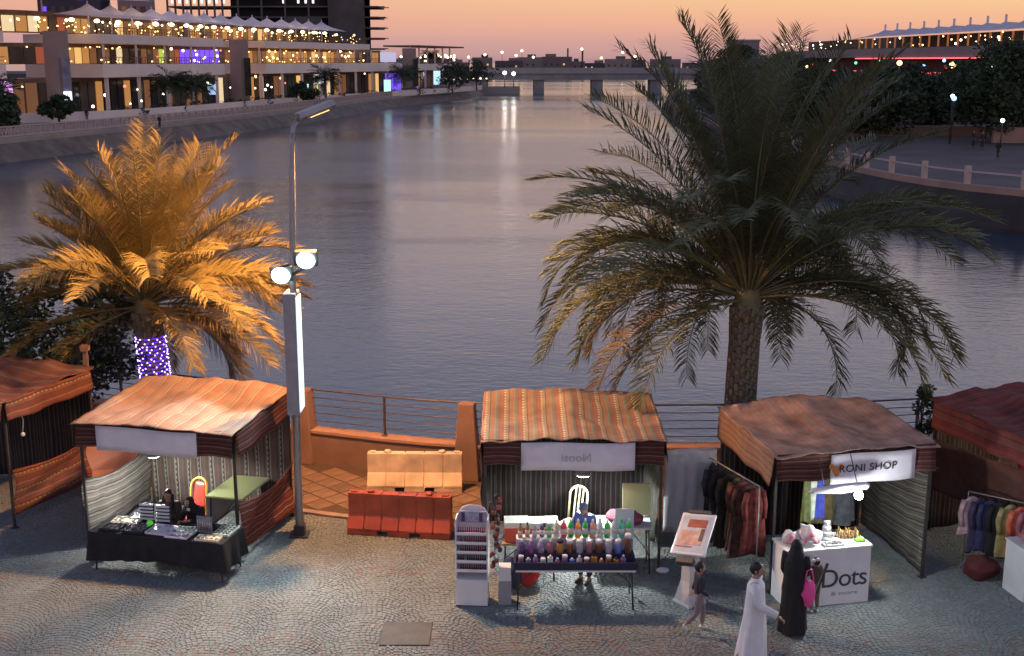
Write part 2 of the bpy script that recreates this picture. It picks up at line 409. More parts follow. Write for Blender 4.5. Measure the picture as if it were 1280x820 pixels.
# ------------------------------------------------------------------ water
def water_mat():
    m = bpy.data.materials.new('harbour_water'); m.use_nodes = True; nt = m.node_tree; N = nt.nodes; L = nt.links
    b = N['Principled BSDF']; b.inputs['Base Color'].default_value = (.035,.06,.09,1); b.inputs['IOR'].default_value = 1.5
    b.inputs['Specular IOR Level'].default_value = .5
    g = N.new('ShaderNodeNewGeometry'); mp = N.new('ShaderNodeMapping'); mp.inputs['Scale'].default_value = (.8,1.35,1); L.new(g.outputs['Position'], mp.inputs[0])
    n1 = N.new('ShaderNodeTexNoise'); n1.inputs['Scale'].default_value = 2.4; n1.inputs['Detail'].default_value = 5; n1.inputs['Roughness'].default_value = .55; L.new(mp.outputs[0], n1.inputs['Vector'])
    n2 = N.new('ShaderNodeTexNoise'); n2.inputs['Scale'].default_value = .22; n2.inputs['Detail'].default_value = 3; L.new(mp.outputs[0], n2.inputs['Vector'])
    mp2 = N.new('ShaderNodeMapping'); mp2.inputs['Scale'].default_value = (.007,.028,1); mp2.inputs['Rotation'].default_value = (0,0,.12); L.new(g.outputs['Position'], mp2.inputs[0])
    n3 = N.new('ShaderNodeTexNoise'); n3.inputs['Scale'].default_value = 1.0; n3.inputs['Detail'].default_value = 4; n3.inputs['Distortion'].default_value = .6; L.new(mp2.outputs[0], n3.inputs['Vector'])
    r = N.new('ShaderNodeMapRange'); r.inputs[1].default_value = .46; r.inputs[2].default_value = .58; r.inputs[3].default_value = .26; r.inputs[4].default_value = .75; L.new(n3.outputs[0], r.inputs[0])
    b1 = N.new('ShaderNodeBump'); b1.inputs['Distance'].default_value = .08; L.new(r.outputs[0], b1.inputs['Strength']); L.new(n1.outputs[0], b1.inputs['Height'])
    b2 = N.new('ShaderNodeBump'); b2.inputs['Distance'].default_value = .3; b2.inputs['Strength'].default_value = .13; L.new(n2.outputs[0], b2.inputs['Height']); L.new(b1.outputs[0], b2.inputs['Normal'])
    L.new(b2.outputs[0], b.inputs['Normal'])
    r2 = N.new('ShaderNodeMapRange'); r2.inputs[1].default_value = .4; r2.inputs[2].default_value = .62; r2.inputs[3].default_value = .1; r2.inputs[4].default_value = .18; L.new(n3.outputs[0], r2.inputs[0]); L.new(r2.outputs[0], b.inputs['Roughness'])
    return m
b = MB(); b.quad((-2600,20,Z_W),(2600,20,Z_W),(2600,5200,Z_W),(-2600,5200,Z_W)); struct(b.build('harbour_water', water_mat()))

# ------------------------------------------------------------------ left bank
LB = smooth([(-70,60),(-62,90),(-54,124),(-46,156),(-39,188),(-33,228),(-29,268),(-23,300),(-17,326),(-11,362),(-8,400),(-8,408)], 3)   # waterline, walking away from the camera
Z_B = .7
M_bank = mat('bank_stone', (.19,.145,.12), .9, noise=.3, nscale=.5, bump=.4, bscale=3)
M_pave = mat('far_paving', (.34,.28,.25), .9, noise=.15, nscale=.3)
b = MB(); strip(b, LB, 0, 2.2, -2.5, (-1.6, .3)); struct(b.build('left_revetment', M_bank))
b = MB(); strip(b, LB, 2.2, 75, -2, Z_B); struct(b.build('left_bank', M_pave))
BL = offs(LB, 2.9)
b = MB(); strip(b, LB, 2.25, 3.4, .1, Z_B+.18); struct(b.build('left_quay_edge', mat('quay_concrete', (.38,.31,.28), .85, noise=.15, nscale=.6)))
bal = thing('balustrade', 'long pale patterned balustrade along the far left promenade', 'balustrade', (0,0,0))
M_bal = mat('balustrade_concrete', (.5,.38,.34), .8, noise=.15, nscale=.7)
m = MB()
m.box((0,0,1.12),(2.0,.22,.13)); m.box((0,0,.12),(2.0,.22,.2)); m.box((-.93,0,.6),(.17,.26,1.1))
for k in range(3):
    x0 = -.8+k*.56; m.bar((x0,0,.22),(x0+.28,0,1.06),.09); m.bar((x0+.28,0,1.06),(x0+.56,0,.22),.09)
pm = m.mesh('balustrade_panel', M_bal)
bp = [p for p in resample(BL, 2.0)]
for a, c in zip(bp, bp[1:]):
    if a.y < 100: continue
    mid = (a+c)/2; put('balustrade_panel', pm, bal, (mid.x, mid.y, Z_B+.18), (0,0,math.atan2(c.y-a.y, c.x-a.x)))

# the mall: curved facade
FC = smooth([(-92,140),(-79,166),(-65,181),(-58,208),(-52,236),(-41,276),(-29,315),(-23,338),(-17,362)], 4)
mall = thing('waterfront_mall', 'long curved three storey building with pale balcony bands and lit windows', 'building', (0,0,0))
M_band = mat('balcony_band', (.8,.66,.6), .8, noise=.08, nscale=.2)
M_in = mat('gallery_wall', (.2,.12,.08), .8, noise=.3, nscale=.4)
def sub(poly, y0, y1): return [p for p in poly if y0 <= p[1] <= y1]
def slabs(z0, z1, y0, y1, d0=-.5, d1=13):
    b = MB(); strip(b, sub(FC, y0, y1), d0, d1, z0, z1); b.build('floor_slab', M_band, mall)
slabs(6.5, 8.5, 130, 176); slabs(6.5, 8.5, 182, 231); slabs(6.5, 8.5, 238, 318); slabs(6.5, 8.2, 324, 365)
slabs(11.6, 13.1, 130, 176); slabs(11.6, 13.0, 182, 231); slabs(11.6, 12.9, 238, 300)
FS = [p for p in FC if p[1] > 138]
for (z0, z1, y1, d) in ((.7, 6.5, 362, 5.5), (8.5, 11.6, 318, 5), (13.1, 16.4, 290, 9)):
    b = MB(); strip(b, sub(FC, 138, y1), d, d+.5, z0+.01, z1-.01); b.build('back_wall', M_in, mall)
b = MB(); strip(b, sub(FC, 138, 366), 2, 13, .69, .98); b.build('plinth', M_band, mall)
b = MB(); strip(b, sub(FC, 138, 366), -8.5, -8.2, .69, 2.0); tag(b.build('planter_wall', M_band), 'low pale terrace wall in front of the far mall', 'wall')
M_win = [mat('lit_amber', (.2,.1,.05), .5, emis=(1,.45,.12), estr=.42), mat('lit_gold', (.2,.1,.05), .5, emis=(1,.6,.2), estr=.85), mat('lit_dim', (.1,.06,.04), .4, emis=(1,.4,.15), estr=.14),
         mat('glass_dark', (.03,.03,.04), .15), mat('lit_violet', (.1,.05,.3), .5, emis=(.2,.08,1), estr=1.0), mat('lit_cream', (.3,.25,.2), .5, emis=(1,.75,.42), estr=.8), mat('glass_brown', (.07,.05,.045), .3),
         mat('lit_greenish', (.1,.2,.1), .5, emis=(.7,.9,.12), estr=.6), mat('lit_rust', (.2,.06,.04), .5, emis=(.9,.2,.08), estr=.3)]
def window_row(z0, z1, y1, d, step, weights, fr=.85):
    pts = resample(offs(sub(FC, 140, y1), d), step); rg = random.Random(int(z0*10)+3)
    meshes = {}
    for a, c in zip(pts, pts[1:]):
        k = rg.choices(range(len(M_win)), weights)[0]
        if z0 > 8 and z0 < 10 and 222 < a.y < 236: k = 4
        if z0 < 3 and a.y < 178 and rg.random() < .6: k = rg.choice([7,0,1,8])
        if z0 < 9 and z0 > 8 and 240 < a.y < 300: k = rg.choice([0,1,0,2])
        if z0 < 3 and 318 < a.y < 345: k = 4
        key = k
        if key not in meshes:
            m = MB(); m.box((0,0,(z1-z0)/2), (step*fr, .08, z1-z0)); meshes[key] = m.mesh('window', M_win[k])
        mid = (a+c)/2; w_ = put('window', meshes[key], mall, (mid.x, mid.y, z0), (0,0,math.atan2(c.y-a.y, c.x-a.x)))
window_row(1.0, 5.8, 352, 5.35, 2.2, (3,1,5,5,.1,1.2,6,.3,.4))
window_row(8.6, 11.0, 316, 4.85, 2.0, (4,1,6,4,.2,.5,5,.1,.6))
window_row(13.3, 15.6, 285, 8.85, 2.2, (5,1.5,6,2,0,.7,3,0,1))
# balcony rails, awning, columns
M_brail = mat('balcony_rail', (.16,.09,.07), .6, metal=.2)
for (z, y0, y1) in ((8.5,139,176),(8.5,182,231),(8.5,238,318),(13.1,139,176),(13.0,182,231),(12.9,238,300),(8.2,324,364)):
    pts = resample(sub(FC, y0, y1), .9); b = MB()
    strip(b, sub(FC, y0, y1), -.32, -.24, z+1.0, z+1.1)
    strip(b, sub(FC, y0, y1), -.31, -.25, z+.5, z+.56)
    b.build('balcony_rail', M_brail, mall)
    b = MB()
    for p in pts: b.box((p.x, p.y, z+.5), (.08,.08,1.0))
    o = b.build('balusters', M_brail, mall); o['kind'] = 'stuff'
M_pier = mat('mall_pier_stone', (.30,.22,.2), .85, noise=.1, nscale=.3)
M_tv = mat('climbing_plant_screen', (.03,.04,.025), .9, noise=.5, nscale=1.5)
for i, (y, wd, top) in enumerate(((179,3.5,13.2),(234.5,3.6,12.95),(321,3.6,12.2))):
    q = min(FC, key=lambda p: abs(p[1]-y)); x = float(np.interp(y, [p[1] for p in FC], [p[0] for p in FC]))
    m = MB(); m.prism([(math.cos(a)*wd*.5*(1.0 if abs(math.cos(a))>.5 else .95), math.sin(a)*1.5) for a in [k*math.pi/8 for k in range(16)]], Z_B, top)
    m.build('pier', M_pier, mall, (x+.6, y-1.2, 0))
    m = MB(); m.box((wd*.42,-1.5,(Z_B+9)/2+1.2), (1.1,.5,7)); m.build('pier_screen', M_tv if i else mat('grey_blue_panel', (.2,.19,.26), .6, noise=.3, nscale=.8), mall, (x+.9, y-1.2, 0))
    if i == 0:
        m = MB(); m.box((0,0,0), (1.15,.16,2.6)); o = m.build('lit_sign', glow('sign_white', (.8,.9,1), 1.6), mall, (x+2.5, y-3.25, 3.4))
        for k in range(3):
            m = MB(); m.bar((-.35,-.1,.75-k*.75),(.35,-.1,.45-k*.75),.12); m.bar((.35,-.1,.45-k*.75),(-.3,-.1,.2-k*.75),.1); m.build('sign_stroke', M_dark, o)
for p in resample(sub(FC, 140, 350), 9.5):
    m = MB(); m.box((0,0,3.6), (.5,.5,5.8)); m.build('column', M_band, mall, (p.x+.1, p.y+.6, 0)) if not any(abs(p.y-y) < 3.5 for y in (179,234.5,321)) else None
    if p.y < 300:
        m = MB(); m.box((0,0,10.05), (.3,.3,3.1)); m.build('column', M_band, mall, (p.x, p.y+.5, 0)) if not any(abs(p.y-y) < 4.5 for y in (179,234.5,321)) else None
# tensile canopies: each peaked sail is a part
M_sail = mat('canopy_membrane', (.82,.78,.86), .7, noise=.06, nscale=.5, translucent=.35)
def sail(p, q, dd, z0, h, name='canopy_sail'):
    """one four-cornered sail between facade points p and q, reaching back dd, with a drawn-up peak"""
    p, q = Vector(p), Vector(q); t = (q-p); n = Vector((-t.y, t.x)).normalized()
    m = MB()
    def fn(u, v):
        x = p + t*u + n*(dd*v-1.5)
        r = math.hypot((u-.5)*2, (v-.5)*1.6)
        z = z0 + h*math.exp(-r*3.2) + .9*max(0, 1-r)*.8 - .5*(4*u*(1-u)-1)*(.5 if v in (0,1) else .2)*0 + .35*abs(u-.5)*2*(1-v)*0
        z += .55*(1-4*u*(1-u))*-0.0 + .5*(v)
        return (x.x, x.y, z)
    m.grid(fn, 10, 8)
    pk = p+t*.5+n*(dd*.5-1.5); m.tube([(pk.x,pk.y,z0-2.2),(pk.x,pk.y,z0+h+1.3)], .13, 6)
    o = m.build(name, M_sail, mall); return o
for a, c in zip(resample(sub(FC,138,178), 7.5), resample(sub(FC,138,178), 7.5)[1:]): sail(a, c, 10, 16.1, 2.0)
for a, c in zip(resample(sub(FC,182,290), 6.6), resample(sub(FC,182,290), 6.6)[1:]): sail(a, c, 10, 15.5, 1.2)
sail((-69,168),(-60,205), 17, 18.5, 3.5, 'big_canopy')
m = MB(); strip(m, sub(FC, 318, 365), -3, 7, 12.6, 13.0); m.build('flat_canopy', mat('canopy_brown', (.12,.08,.07), .8), mall)
for p in resample(sub(FC, 318, 364), 7): m = MB(); m.box((0,0,10.4),(.4,.4,4.4)); m.build('column', M_band, mall, (p.x+.5,p.y,0))
m = MB(); m.box((0,0,9.9),(9,.3,2.4)); m.build('projection_screen', glow('screen_lilac', (.55,.55,.85), .55), mall, (-30.8, 306, 0), (0,0,1.25))
# lamps in the galleries
LM = {'w': glow('lamp_warm', (1,.74,.38), 6), 'y': glow('lamp_amber', (1,.55,.15), 6), 'c': glow('lamp_white', (.95,.97,1), 5), 'v': glow('lamp_violet', (.35,.12,1), 5), 'r': glow('lamp_red', (1,.1,.06), 3), 'g': glow('lamp_green', (.1,.9,.3), 2.5), 'b': glow('lamp_blue', (.2,.5,1), 4)}
lmesh = {}
def lamp(parent, p, kind='w', r=.2, sq=1.0, name='lamp'):
    k = (kind, r, sq)
    if k not in lmesh: m = MB(); m.ball((0,0,0), (r*sq, r*sq, r), 6, 4); lmesh[k] = m.mesh('lamp', LM[kind])
    return put(name, lmesh[k], parent, p)
rg = random.Random(8)
def along(y, d):
    ys = [p[1] for p in FC]; xs = [p[0] for p in FC]; x = float(np.interp(y, ys, xs)); x2 = float(np.interp(y+1, ys, xs)); t = Vector((x2-x, 1)).normalized(); return x-t.y*d, y+t.x*d
for i in range(120):
    y = rg.uniform(158, 300); lv = rg.random()
    if lv < .45: z = rg.uniform(14.6,15.2); k = rg.choice('wwwyw'); d = rg.uniform(1,7)
    elif lv < .78: z = rg.uniform(9.0,11.2); k = rg.choice('wyywrwyc'); d = rg.uniform(.5,4)
    else: z = rg.uniform(2.0,6.0); k = rg.choice('wwyrccw'); d = rg.uniform(-3,4)
    x, yy = along(y, d); lamp(mall, (x, yy, z), k, rg.choice((.14,.18,.24)), 1.0)
for i in range(14):
    x, y = along(206+i*5.4, 1.0); lamp(mall, (x, y, 15.05), 'w', .3, 1.7)
for i in range(9):
    x, y = along(160+i*6, 2.0); lamp(mall, (x, y, 15.0), 'w', .3, 1.6)
for i in range(26):
    x, y = along(322+i*3.4, rg.uniform(0,4)); lamp(mall, (x, y, rg.choice((8.9,9.6,10.3))+rg.uniform(0,.6)), 'w', rg.choice((.2,.3)), 1.2)
m = MB()
for i in range(260):
    y = rg.uniform(150, 300); z = rg.choice((13.3,13.8,14.3,8.8,10.8))+rg.uniform(-.1,.4); x, yy = along(y, rg.uniform(-.2,6)); r = rg.uniform(.05,.1)
    m.box((x,yy,z),(r*2,r*2,r*2))
o = m.build('fairy_lights', LM['y'], mall); o['kind'] = 'stuff'
for (px, py, D, k, wd, h) in ((1150,0,0,0,0,0),):
    pass
def lit_panel(y, d, z, wd, h, colr, s, lb, nm='light_box', cat='sign'):
    x, yy = along(y, d); m = MB(); m.box((0,0,0),(wd,.25,h)); m.mi = 1; m.box((0,0,-h/2-.5),(.2,.2,1.2))
    tag(m.build(nm, [glow('panel_'+str(colr), colr, s*.55), M_dark], None, (x,yy,z), (0,0,.2)), lb, cat)
lit_panel(213, -5, 4.2, 1.4, 1.8, (.35,.6,1), 1.5, 'small blue and white lit sign between two far palms on the left promenade')
lit_panel(249, -7, 3.2, 1.5, 2.5, (.45,.85,1), 2.2, 'tall pale cyan lit advertising panel right of the second mall pier')
lit_panel(262, -4, 5.2, 2.0, 2.0, (.85,.9,.95), 1.3, 'square white lit sign in front of the ground floor shops of the mall')
lit_panel(294, -6, 3.2, 1.6, 2.8, (.4,.9,1), 2.2, 'cyan lit advertising panel nearer the last mall pier')
lit_panel(330, -5, 4.6, 1.8, 3.6, (.45,.8,1), 2.0, 'bluish white lit panel beside the violet shop front')
lit_panel(173, -1, 5.2, 2.2, 2.0, (.9,.35,1), 1.6, 'pinkish violet lit sign above the nearest shop on the left bank')

# ------------------------------------------------------------------ tower under construction behind the mall
tw = thing('unfinished_tower', 'unfinished concrete tower with open dark floors and rows of work lights behind the mall', 'building', (-88, 470, 0))
M_raw = mat('raw_concrete', (.13,.105,.105), .9, noise=.25, nscale=.2); M_raw2 = mat('raw_concrete_block', (.10,.085,.085), .9, noise=.3, nscale=.15); M_void = mat('dark_floor_void', (.02,.02,.024), .9)
for k in range(17):
    m = MB(); m.box((0,0,0),(78,22,.5)); m.build('floor_slab', M_raw, tw, (-.5,0,2+k*3.8))
for i in range(26):
    if 8 <= i and i % 3 and i < 23: continue
    m = MB(); m.box((0,0,30),(.6,.8,60)); m.build('column', M_raw, tw, (-39.5+i*2.9, -10.7, 0))
m = MB(); m.box((0,0,30),(50,18,60)); m.build('core_wall', M_void, tw, (8,2,0))
m = MB(); m.box((0,0,30),(13,21,60)); m.build('side_wall', M_raw2, tw, (26.5,-1.5,0))
m = MB(); m.box((0,0,12.5),(13,.8,25)); m.build('side_wall', M_raw2, tw, (11,-11.2,0))
for k in range(17):
    for t in range(2):
        m = MB(); m.box((0,0,0),(2.6+random.Random(k*2+t).uniform(-.6,.9),1.2,.3)); m.build('protruding_slab', M_raw, tw, (39.5,-8+t*9,2.1+k*3.8))
m = MB(); m.box((0,0,0),(.7,.3,1.5)); lit = m.mesh('work_light', glow('work_light', (1,.93,.85), 1.7))
for k in (7,8,9,10):
    for i in range(24):
        if (i < 8 and i % 3 != 5) or (i in (15,17,18,19)) : put('work_light', lit, tw, (-38+i*2.75, -9.5, 4+k*3.8))
for nm, x, y, wd, h, c, lb in (('apartment_block', -121, 400, 9, 60, (.3,.19,.18), 'slim pinkish tower behind the big canopy of the mall'), ('apartment_block', -141, 400, 20, 60, (.06,.05,.07), 'dark glazed tower at the upper left corner behind the canopy')):
    t = thing(nm, lb, 'building', (x,y,0)); m = MB(); m.box((0,0,h/2),(wd,10,h)); m.build('wall', mat('block_'+str(x), c, .8, noise=.1, nscale=.1), t)
    for k in range(14):
        for q in range(int(wd/3)):
            m = MB(); m.box((0,0,0),(1.6,.2,1.8)); m.build('window', M_win[3] if (k+q) % 5 else M_win[4 if x < -130 else 2], t, (-wd/2+2+q*3, -5.1, 6+k*3.8))

# ------------------------------------------------------------------ bridge
br = thing('road_bridge', 'low concrete road bridge on square piers crossing the far end of the water', 'bridge', (0, 402, 0))
m = MB(); m.box((0,0,0),(150,11,2.0)); m.build('deck', M_concd, br, (62,5.5,3.9))
m = MB(); m.box((0,0,0),(150,.5,1.9)); m.build('parapet', mat('parapet_concrete', (.33,.3,.3), .85, noise=.1, nscale=.3), br, (62,-.26,5.86))
m = MB(); m.box((0,0,0),(150,.5,.9)); m.build('parapet', mat('parapet_concrete', (.33,.3,.3), .85), br, (62,11.2,5.3))
for i in range(7):
    x = 8.8+i*19.3
    m = MB(); m.box((0,0,.7),(3.6,9,4.4)); m.build('pier', M_concd, br, (x,5.5,0))
    m = MB(); m.box((0,0,3.0),(4.6,10,.3)); m.build('pier_cap', M_concd, br, (x,5.5,0))
m = MB(); m.box((0,0,1.0),(18,9,5.2)); m.build('abutment', M_concd, br, (-17,5.5,0))
m = MB(); m.box((0,0,0),(12,8,2.6)); tag(m.build('landing_stage', mat('stage_grey', (.2,.18,.18), .8)), 'low grey landing stage at the end of the left bank under the bridge', 'jetty'); bpy.context.scene.collection.objects[-1].location = (-3.5, 396, -.4)

# ------------------------------------------------------------------ far shore with low buildings
M_far = mat('far_land', (.1,.08,.08), .95)
m = MB(); m.box((0,0,0),(2400,220,3)); struct(m.build('far_shore', M_far, None, (150, 900, -.6)))
rg = random.Random(21)
fb = [mat('far_house_%d' % i, c, .9) for i, c in enumerate(((.16,.12,.13),(.22,.17,.17),(.12,.09,.1),(.26,.2,.19)))]
words = ['narrow','low','broad','stepped','squat','pale','dark','flat roofed','plain','small']
x = -190; i = 0
marks = ('left of the bridge lights','above the left end of the bridge','above the first bridge pier','above the second bridge pier','above the third bridge pier','behind the top of the large palm','far right behind the trees')
while x < 330:
    wd = rg.uniform(7, 20); h = rg.uniform(6.5, 10.5) if rg.random() < .85 else rg.uniform(10.5,12.5); D = rg.uniform(796, 850)
    mk = 'in the row seen %s' % marks[max(0, min(6, int((x/D*1500+640-560)/65)))]; side = ('first','second','third','fourth','fifth','sixth','seventh','eighth','ninth','tenth','eleventh','twelfth','thirteenth','fourteenth','fifteenth','sixteenth','seventeenth','eighteenth','nineteenth','twentieth')
    t = thing('distant_house', 'distant %s block on the far shore, %s %s from the left end' % (words[(i*3) % 10], ('', 'twenty', 'forty', 'sixty')[i//20]+' plus' if i >= 20 else 'the', side[i % 20]), 'building', (x+wd/2, D, .9), 0, 'low buildings on the far shore')
    m = MB(); m.box((0,0,h/2),(wd,10,h)); m.build('wall', fb[i % 4], t)
    m = MB(); m.box((0,0,h+.9),(wd*.35,5,1.8)); m.build('roof_hut', fb[(i+1) % 4], t, (rg.uniform(-wd*.25,wd*.25),0,0))
    for q in range(int(wd/4)):
        m = MB(); m.box((0,0,0),(1.1,.2,1.1)); m.build('window', M_win[3] if rg.random() < .75 else M_win[1], t, (-wd/2+2.2+q*4, -5.1, h*.55))
    x += wd+rg.uniform(-3,3); i += 1
def street_lamp(x, y, h, r, kind, lb, grp, z=0, poleR=.12):
    t = thing('street_lamp', lb, 'street lamp', (x,y,z), 0, grp)
    m = MB(); m.tube([(0,0,0),(0,0,h)], poleR, 6); m.build('pole', M_dark, t); lamp(t, (0,0,h+r*.4), kind, r, 1.1, 'lamp'); return t
for i, (px, py, k) in enumerate(((587,72,'w'),(607,69,'w'),(628,66,'c'),(645,70,'w'),(652,64,'w'),(666,72,'w'),(725,62,'w'),(749,73,'y'),(775,66,'w'),(790,71,'w'))):
    a = PITCH+math.atan((py-410)/F_PX); D = 780; z = CAM_H-D*math.tan(a); X = (px-640)/F_PX*D
    street_lamp(X, D, z-1, .75, k, 'tiny %s lamp on the far shore, %s from the left above the bridge' % ('amber' if k=='y' else 'bright', ('first','second','third','fourth','fifth','sixth','seventh','eighth','ninth','tenth')[i]), 'lamps on the far shore', 1)
for px, hh, lb in ((708, 16, 'thin mast on the skyline above the first bridge pier'), (726, 15, 'short mast with a lamp on the skyline above the bridge')):
    m = MB(); m.bar((0,0,0),(0,0,hh),1.0); tag(m.build('mast', M_far, None, ((px-640)/F_PX*800, 800, 1)), lb, 'mast')
for px, py, D, lb in ((631,92,385,'very bright white lamp at the tip of the left bank, reflected in the water'), (642,93,388,'bright white lamp just right of the brightest one at the tip of the left bank')):
    a = PITCH+math.atan((py-410)/F_PX); street_lamp((px-640)/F_PX*D, D, CAM_H-D*math.tan(a)-Z_B, .6, 'c', lb, None, Z_B)
    l = bpy.data.lights.new('promenade_lamp_light', 'POINT'); l.energy = 200; l.color = (1,.95,.85); l.shadow_soft_size = .7
    lo = bpy.data.objects.new('promenade_lamp_light', l); COL.objects.link(lo); lo.location = ((px-640)/F_PX*D, D-1, CAM_H-D*math.tan(a))
for i in range(8):
    street_lamp(-9+i*.2-(7-i)*1.7, 372-(7-i)*3, 3.0, .28, 'w', 'small lamp in the string along the tip of the left promenade, %s one' % ('leftmost','second','third','fourth','fifth','sixth','seventh','rightmost')[i], 'lamps at the tip of the promenade', Z_B, .05)

# ------------------------------------------------------------------ right bank
RB = [(66,395),(46,338),(33,270),(28,215),(25.5,165),(24.5,131),(24.5,105),(26,86),(31,74.5),(42,67),(70,58)]
RB = smooth(RB[::-1], 3)    # walking away from the camera: land on the right -> negative offsets
b = MB(); strip(b, RB, -1.2, 0, -2.5, (.7,-1.3)); struct(b.build('right_revetment', mat('shaded_stone', (.035,.03,.028), .8, noise=.3, nscale=.5)))  # shade and dark reflection of the revetment put into the stone colour
b = MB(); b.v = [(p[0], p[1], .72) for p in offs(RB, -1.2)] + [(420,395,.72),(420,50,.72),(72,50,.72)]; b.f=[tuple(range(len(b.v)))]; b.m=[0]; b.uv=[None]; b.smooth=[False]
struct(b.build('right_bank', mat('right_bank_paving', (.11,.085,.08), .9, noise=.3, nscale=.15)))
b = MB(); strip(b, RB, -1.8, -1.2, -1.0, 1.12); struct(b.build('right_quay_kerb', mat('right_kerb', (.32,.21,.17), .85, noise=.15, nscale=.5)))
rr2 = thing('right_railing', 'pale post railing along the far right bank beside the trees', 'railing', (0,0,0))
for p in resample(offs(RB, -1.5), 4.2):
    if p.y < 150: m = MB(); m.box((0,0,.6),(.35,.35,1.2)); m.build('post', M_bal, rr2, (p.x,p.y,1.1))
b = MB(); strip(b, [p for p in offs(RB,-1.5) if p[1]<150], -.06, .06, 1.9, 2.0); b.build('rail', M_bal, rr2)
b = MB(); b.box((0,0,0),(34,.6,1.6)); tag(b.build('terrace_wall', mat('terrace_wall', (.32,.2,.16), .85, noise=.1, nscale=.5), None, (66,122,1.6), (0,0,-.12)), 'low pinkish terrace wall under the trees at the right edge', 'wall')
b = MB(); b.box((0,0,0),(26,.6,1.2)); tag(b.build('terrace_wall', mat('terrace_wall', (.32,.2,.16), .85), None, (50,136,1.3), (0,0,-.05)), 'low grey terrace step farther back under the trees on the right bank', 'wall')
for (x, y) in ((52,126),(47,150)):
    pass
# right mall
RF = smooth([(95,430),(97,345),(100,290),(102,240),(100,190),(96,150)][::-1], 4)
rm = thing('right_mall', 'terrace building with a long pale tented roof and red neon on the right bank', 'building', (0,0,0))
M_band2 = mat('right_band', (.27,.21,.2), .85, noise=.08, nscale=.2)
b = MB(); strip(b, RF, -14, .5, 9.9, 12.2); b.build('floor_slab', M_band2, rm)
b = MB(); strip(b, RF, -14, .4, 4.2, 5.8); b.build('floor_slab', M_band2, rm)
b = MB(); strip(b, RF, -6, -5.5, .7, 9.9); b.build('back_wall', mat('right_back_wall', (.05,.035,.035), .8), rm)
b = MB(); strip(b, RF, -9, -8.5, 12.2, 15.4); b.build('back_wall', mat('right_upper_wall', (.1,.06,.04), .8), rm)
for (z, k, y0, y1) in ((9.5,'r',240,345),(6.1,'r',235,400)):
    b = MB(); strip(b, sub(RF, y0, y1), .5, .75, z, z+.28); b.build('neon_tube', glow('red_neon', (1,.05,.05), 2.2), rm)
for p in resample(sub(RF,190,350), 5.5):
    m = MB(); m.box((0,0,13.6),(.35,.35,2.6)); m.build('column', mat('lit_column', (.5,.25,.12), .7, emis=(1,.3,.06), estr=.22), rm, (p.x-.2,p.y,0))  # lamp glow on the columns put in as weak emission
b = MB(); b.box((0,0,0),(.5,.5,3.4)); b.build('neon_tube', glow('red_neon', (1,.05,.05), 2.2), rm, (101.2,262,7.9))
rg = random.Random(5)
rx = [p[0] for p in RF]; ry = [p[1] for p in RF]
for i in range(90):
    y = rg.uniform(200, 430); x = float(np.interp(y, ry, rx)); lv = rg.random()
    if lv < .8: lamp(rm, (x+rg.uniform(-1,5), y, rg.uniform(12.7,15)), rg.choice('wwywc'), rg.choice((.14,.2,.28)))
    else: lamp(rm, (x+.6, y, rg.uniform(6.6,9.2)), rg.choice('rgcbg'), .4)
ps = resample(sub(RF,176,350), 9)
for a, c in zip(ps, ps[1:]):
    t = c-a; n = Vector((t.y,-t.x)).normalized(); m = MB()
    def fn(u, v, a=a, t=t, n=n):
        p = a+t*u+n*(14*v-1.5); r = math.hypot((u-.5)*2,(v-.4)*2.0); return (p.x,p.y,14.8+2.2*v+.9*math.exp(-r*3)+.8*(1-abs(v-.4)*1.3))
    m.grid(fn, 8, 8); p0 = a+t*.5+n*4; m.box((p0.x,p0.y,17.9),(.4,.4,1.6)); m.build('canopy_sail', M_sail, rm)
t = thing('pump_house', 'small grey flat roofed block behind the crown of the large palm', 'building', (75,400,.7))
m = MB(); m.box((0,0,7.2),(9,8,14.4)); m.build('wall', mat('grey_block', (.24,.2,.21), .85), t)
m = MB(); m.box((0,0,14.7),(9.6,8.6,.6)); m.build('roof', mat('grey_block_roof', (.3,.25,.25), .85), t)
m = MB(); m.box((0,0,0),(2,.2,2)); m.build('window', M_win[3], t, (-2,-4.1,11)); 
for i, (px, py, D, s) in enumerate(((1113,80,200,.55),(1178,83,170,.6),(1001,85,220,.5),(998,92,205,.45))):
    a = PITCH+math.atan((py-410)/F_PX)
    street_lamp((px-640)/F_PX*D, D, CAM_H-D*math.tan(a)-.7, s*.75, 'y', ('amber street lamp in front of the red neon on the right bank','brighter amber street lamp by the big dark tree on the right','upper orange lamp seen behind the large palm crown','lower orange lamp seen behind the large palm crown')[i], 'amber lamps on the right bank', .7)
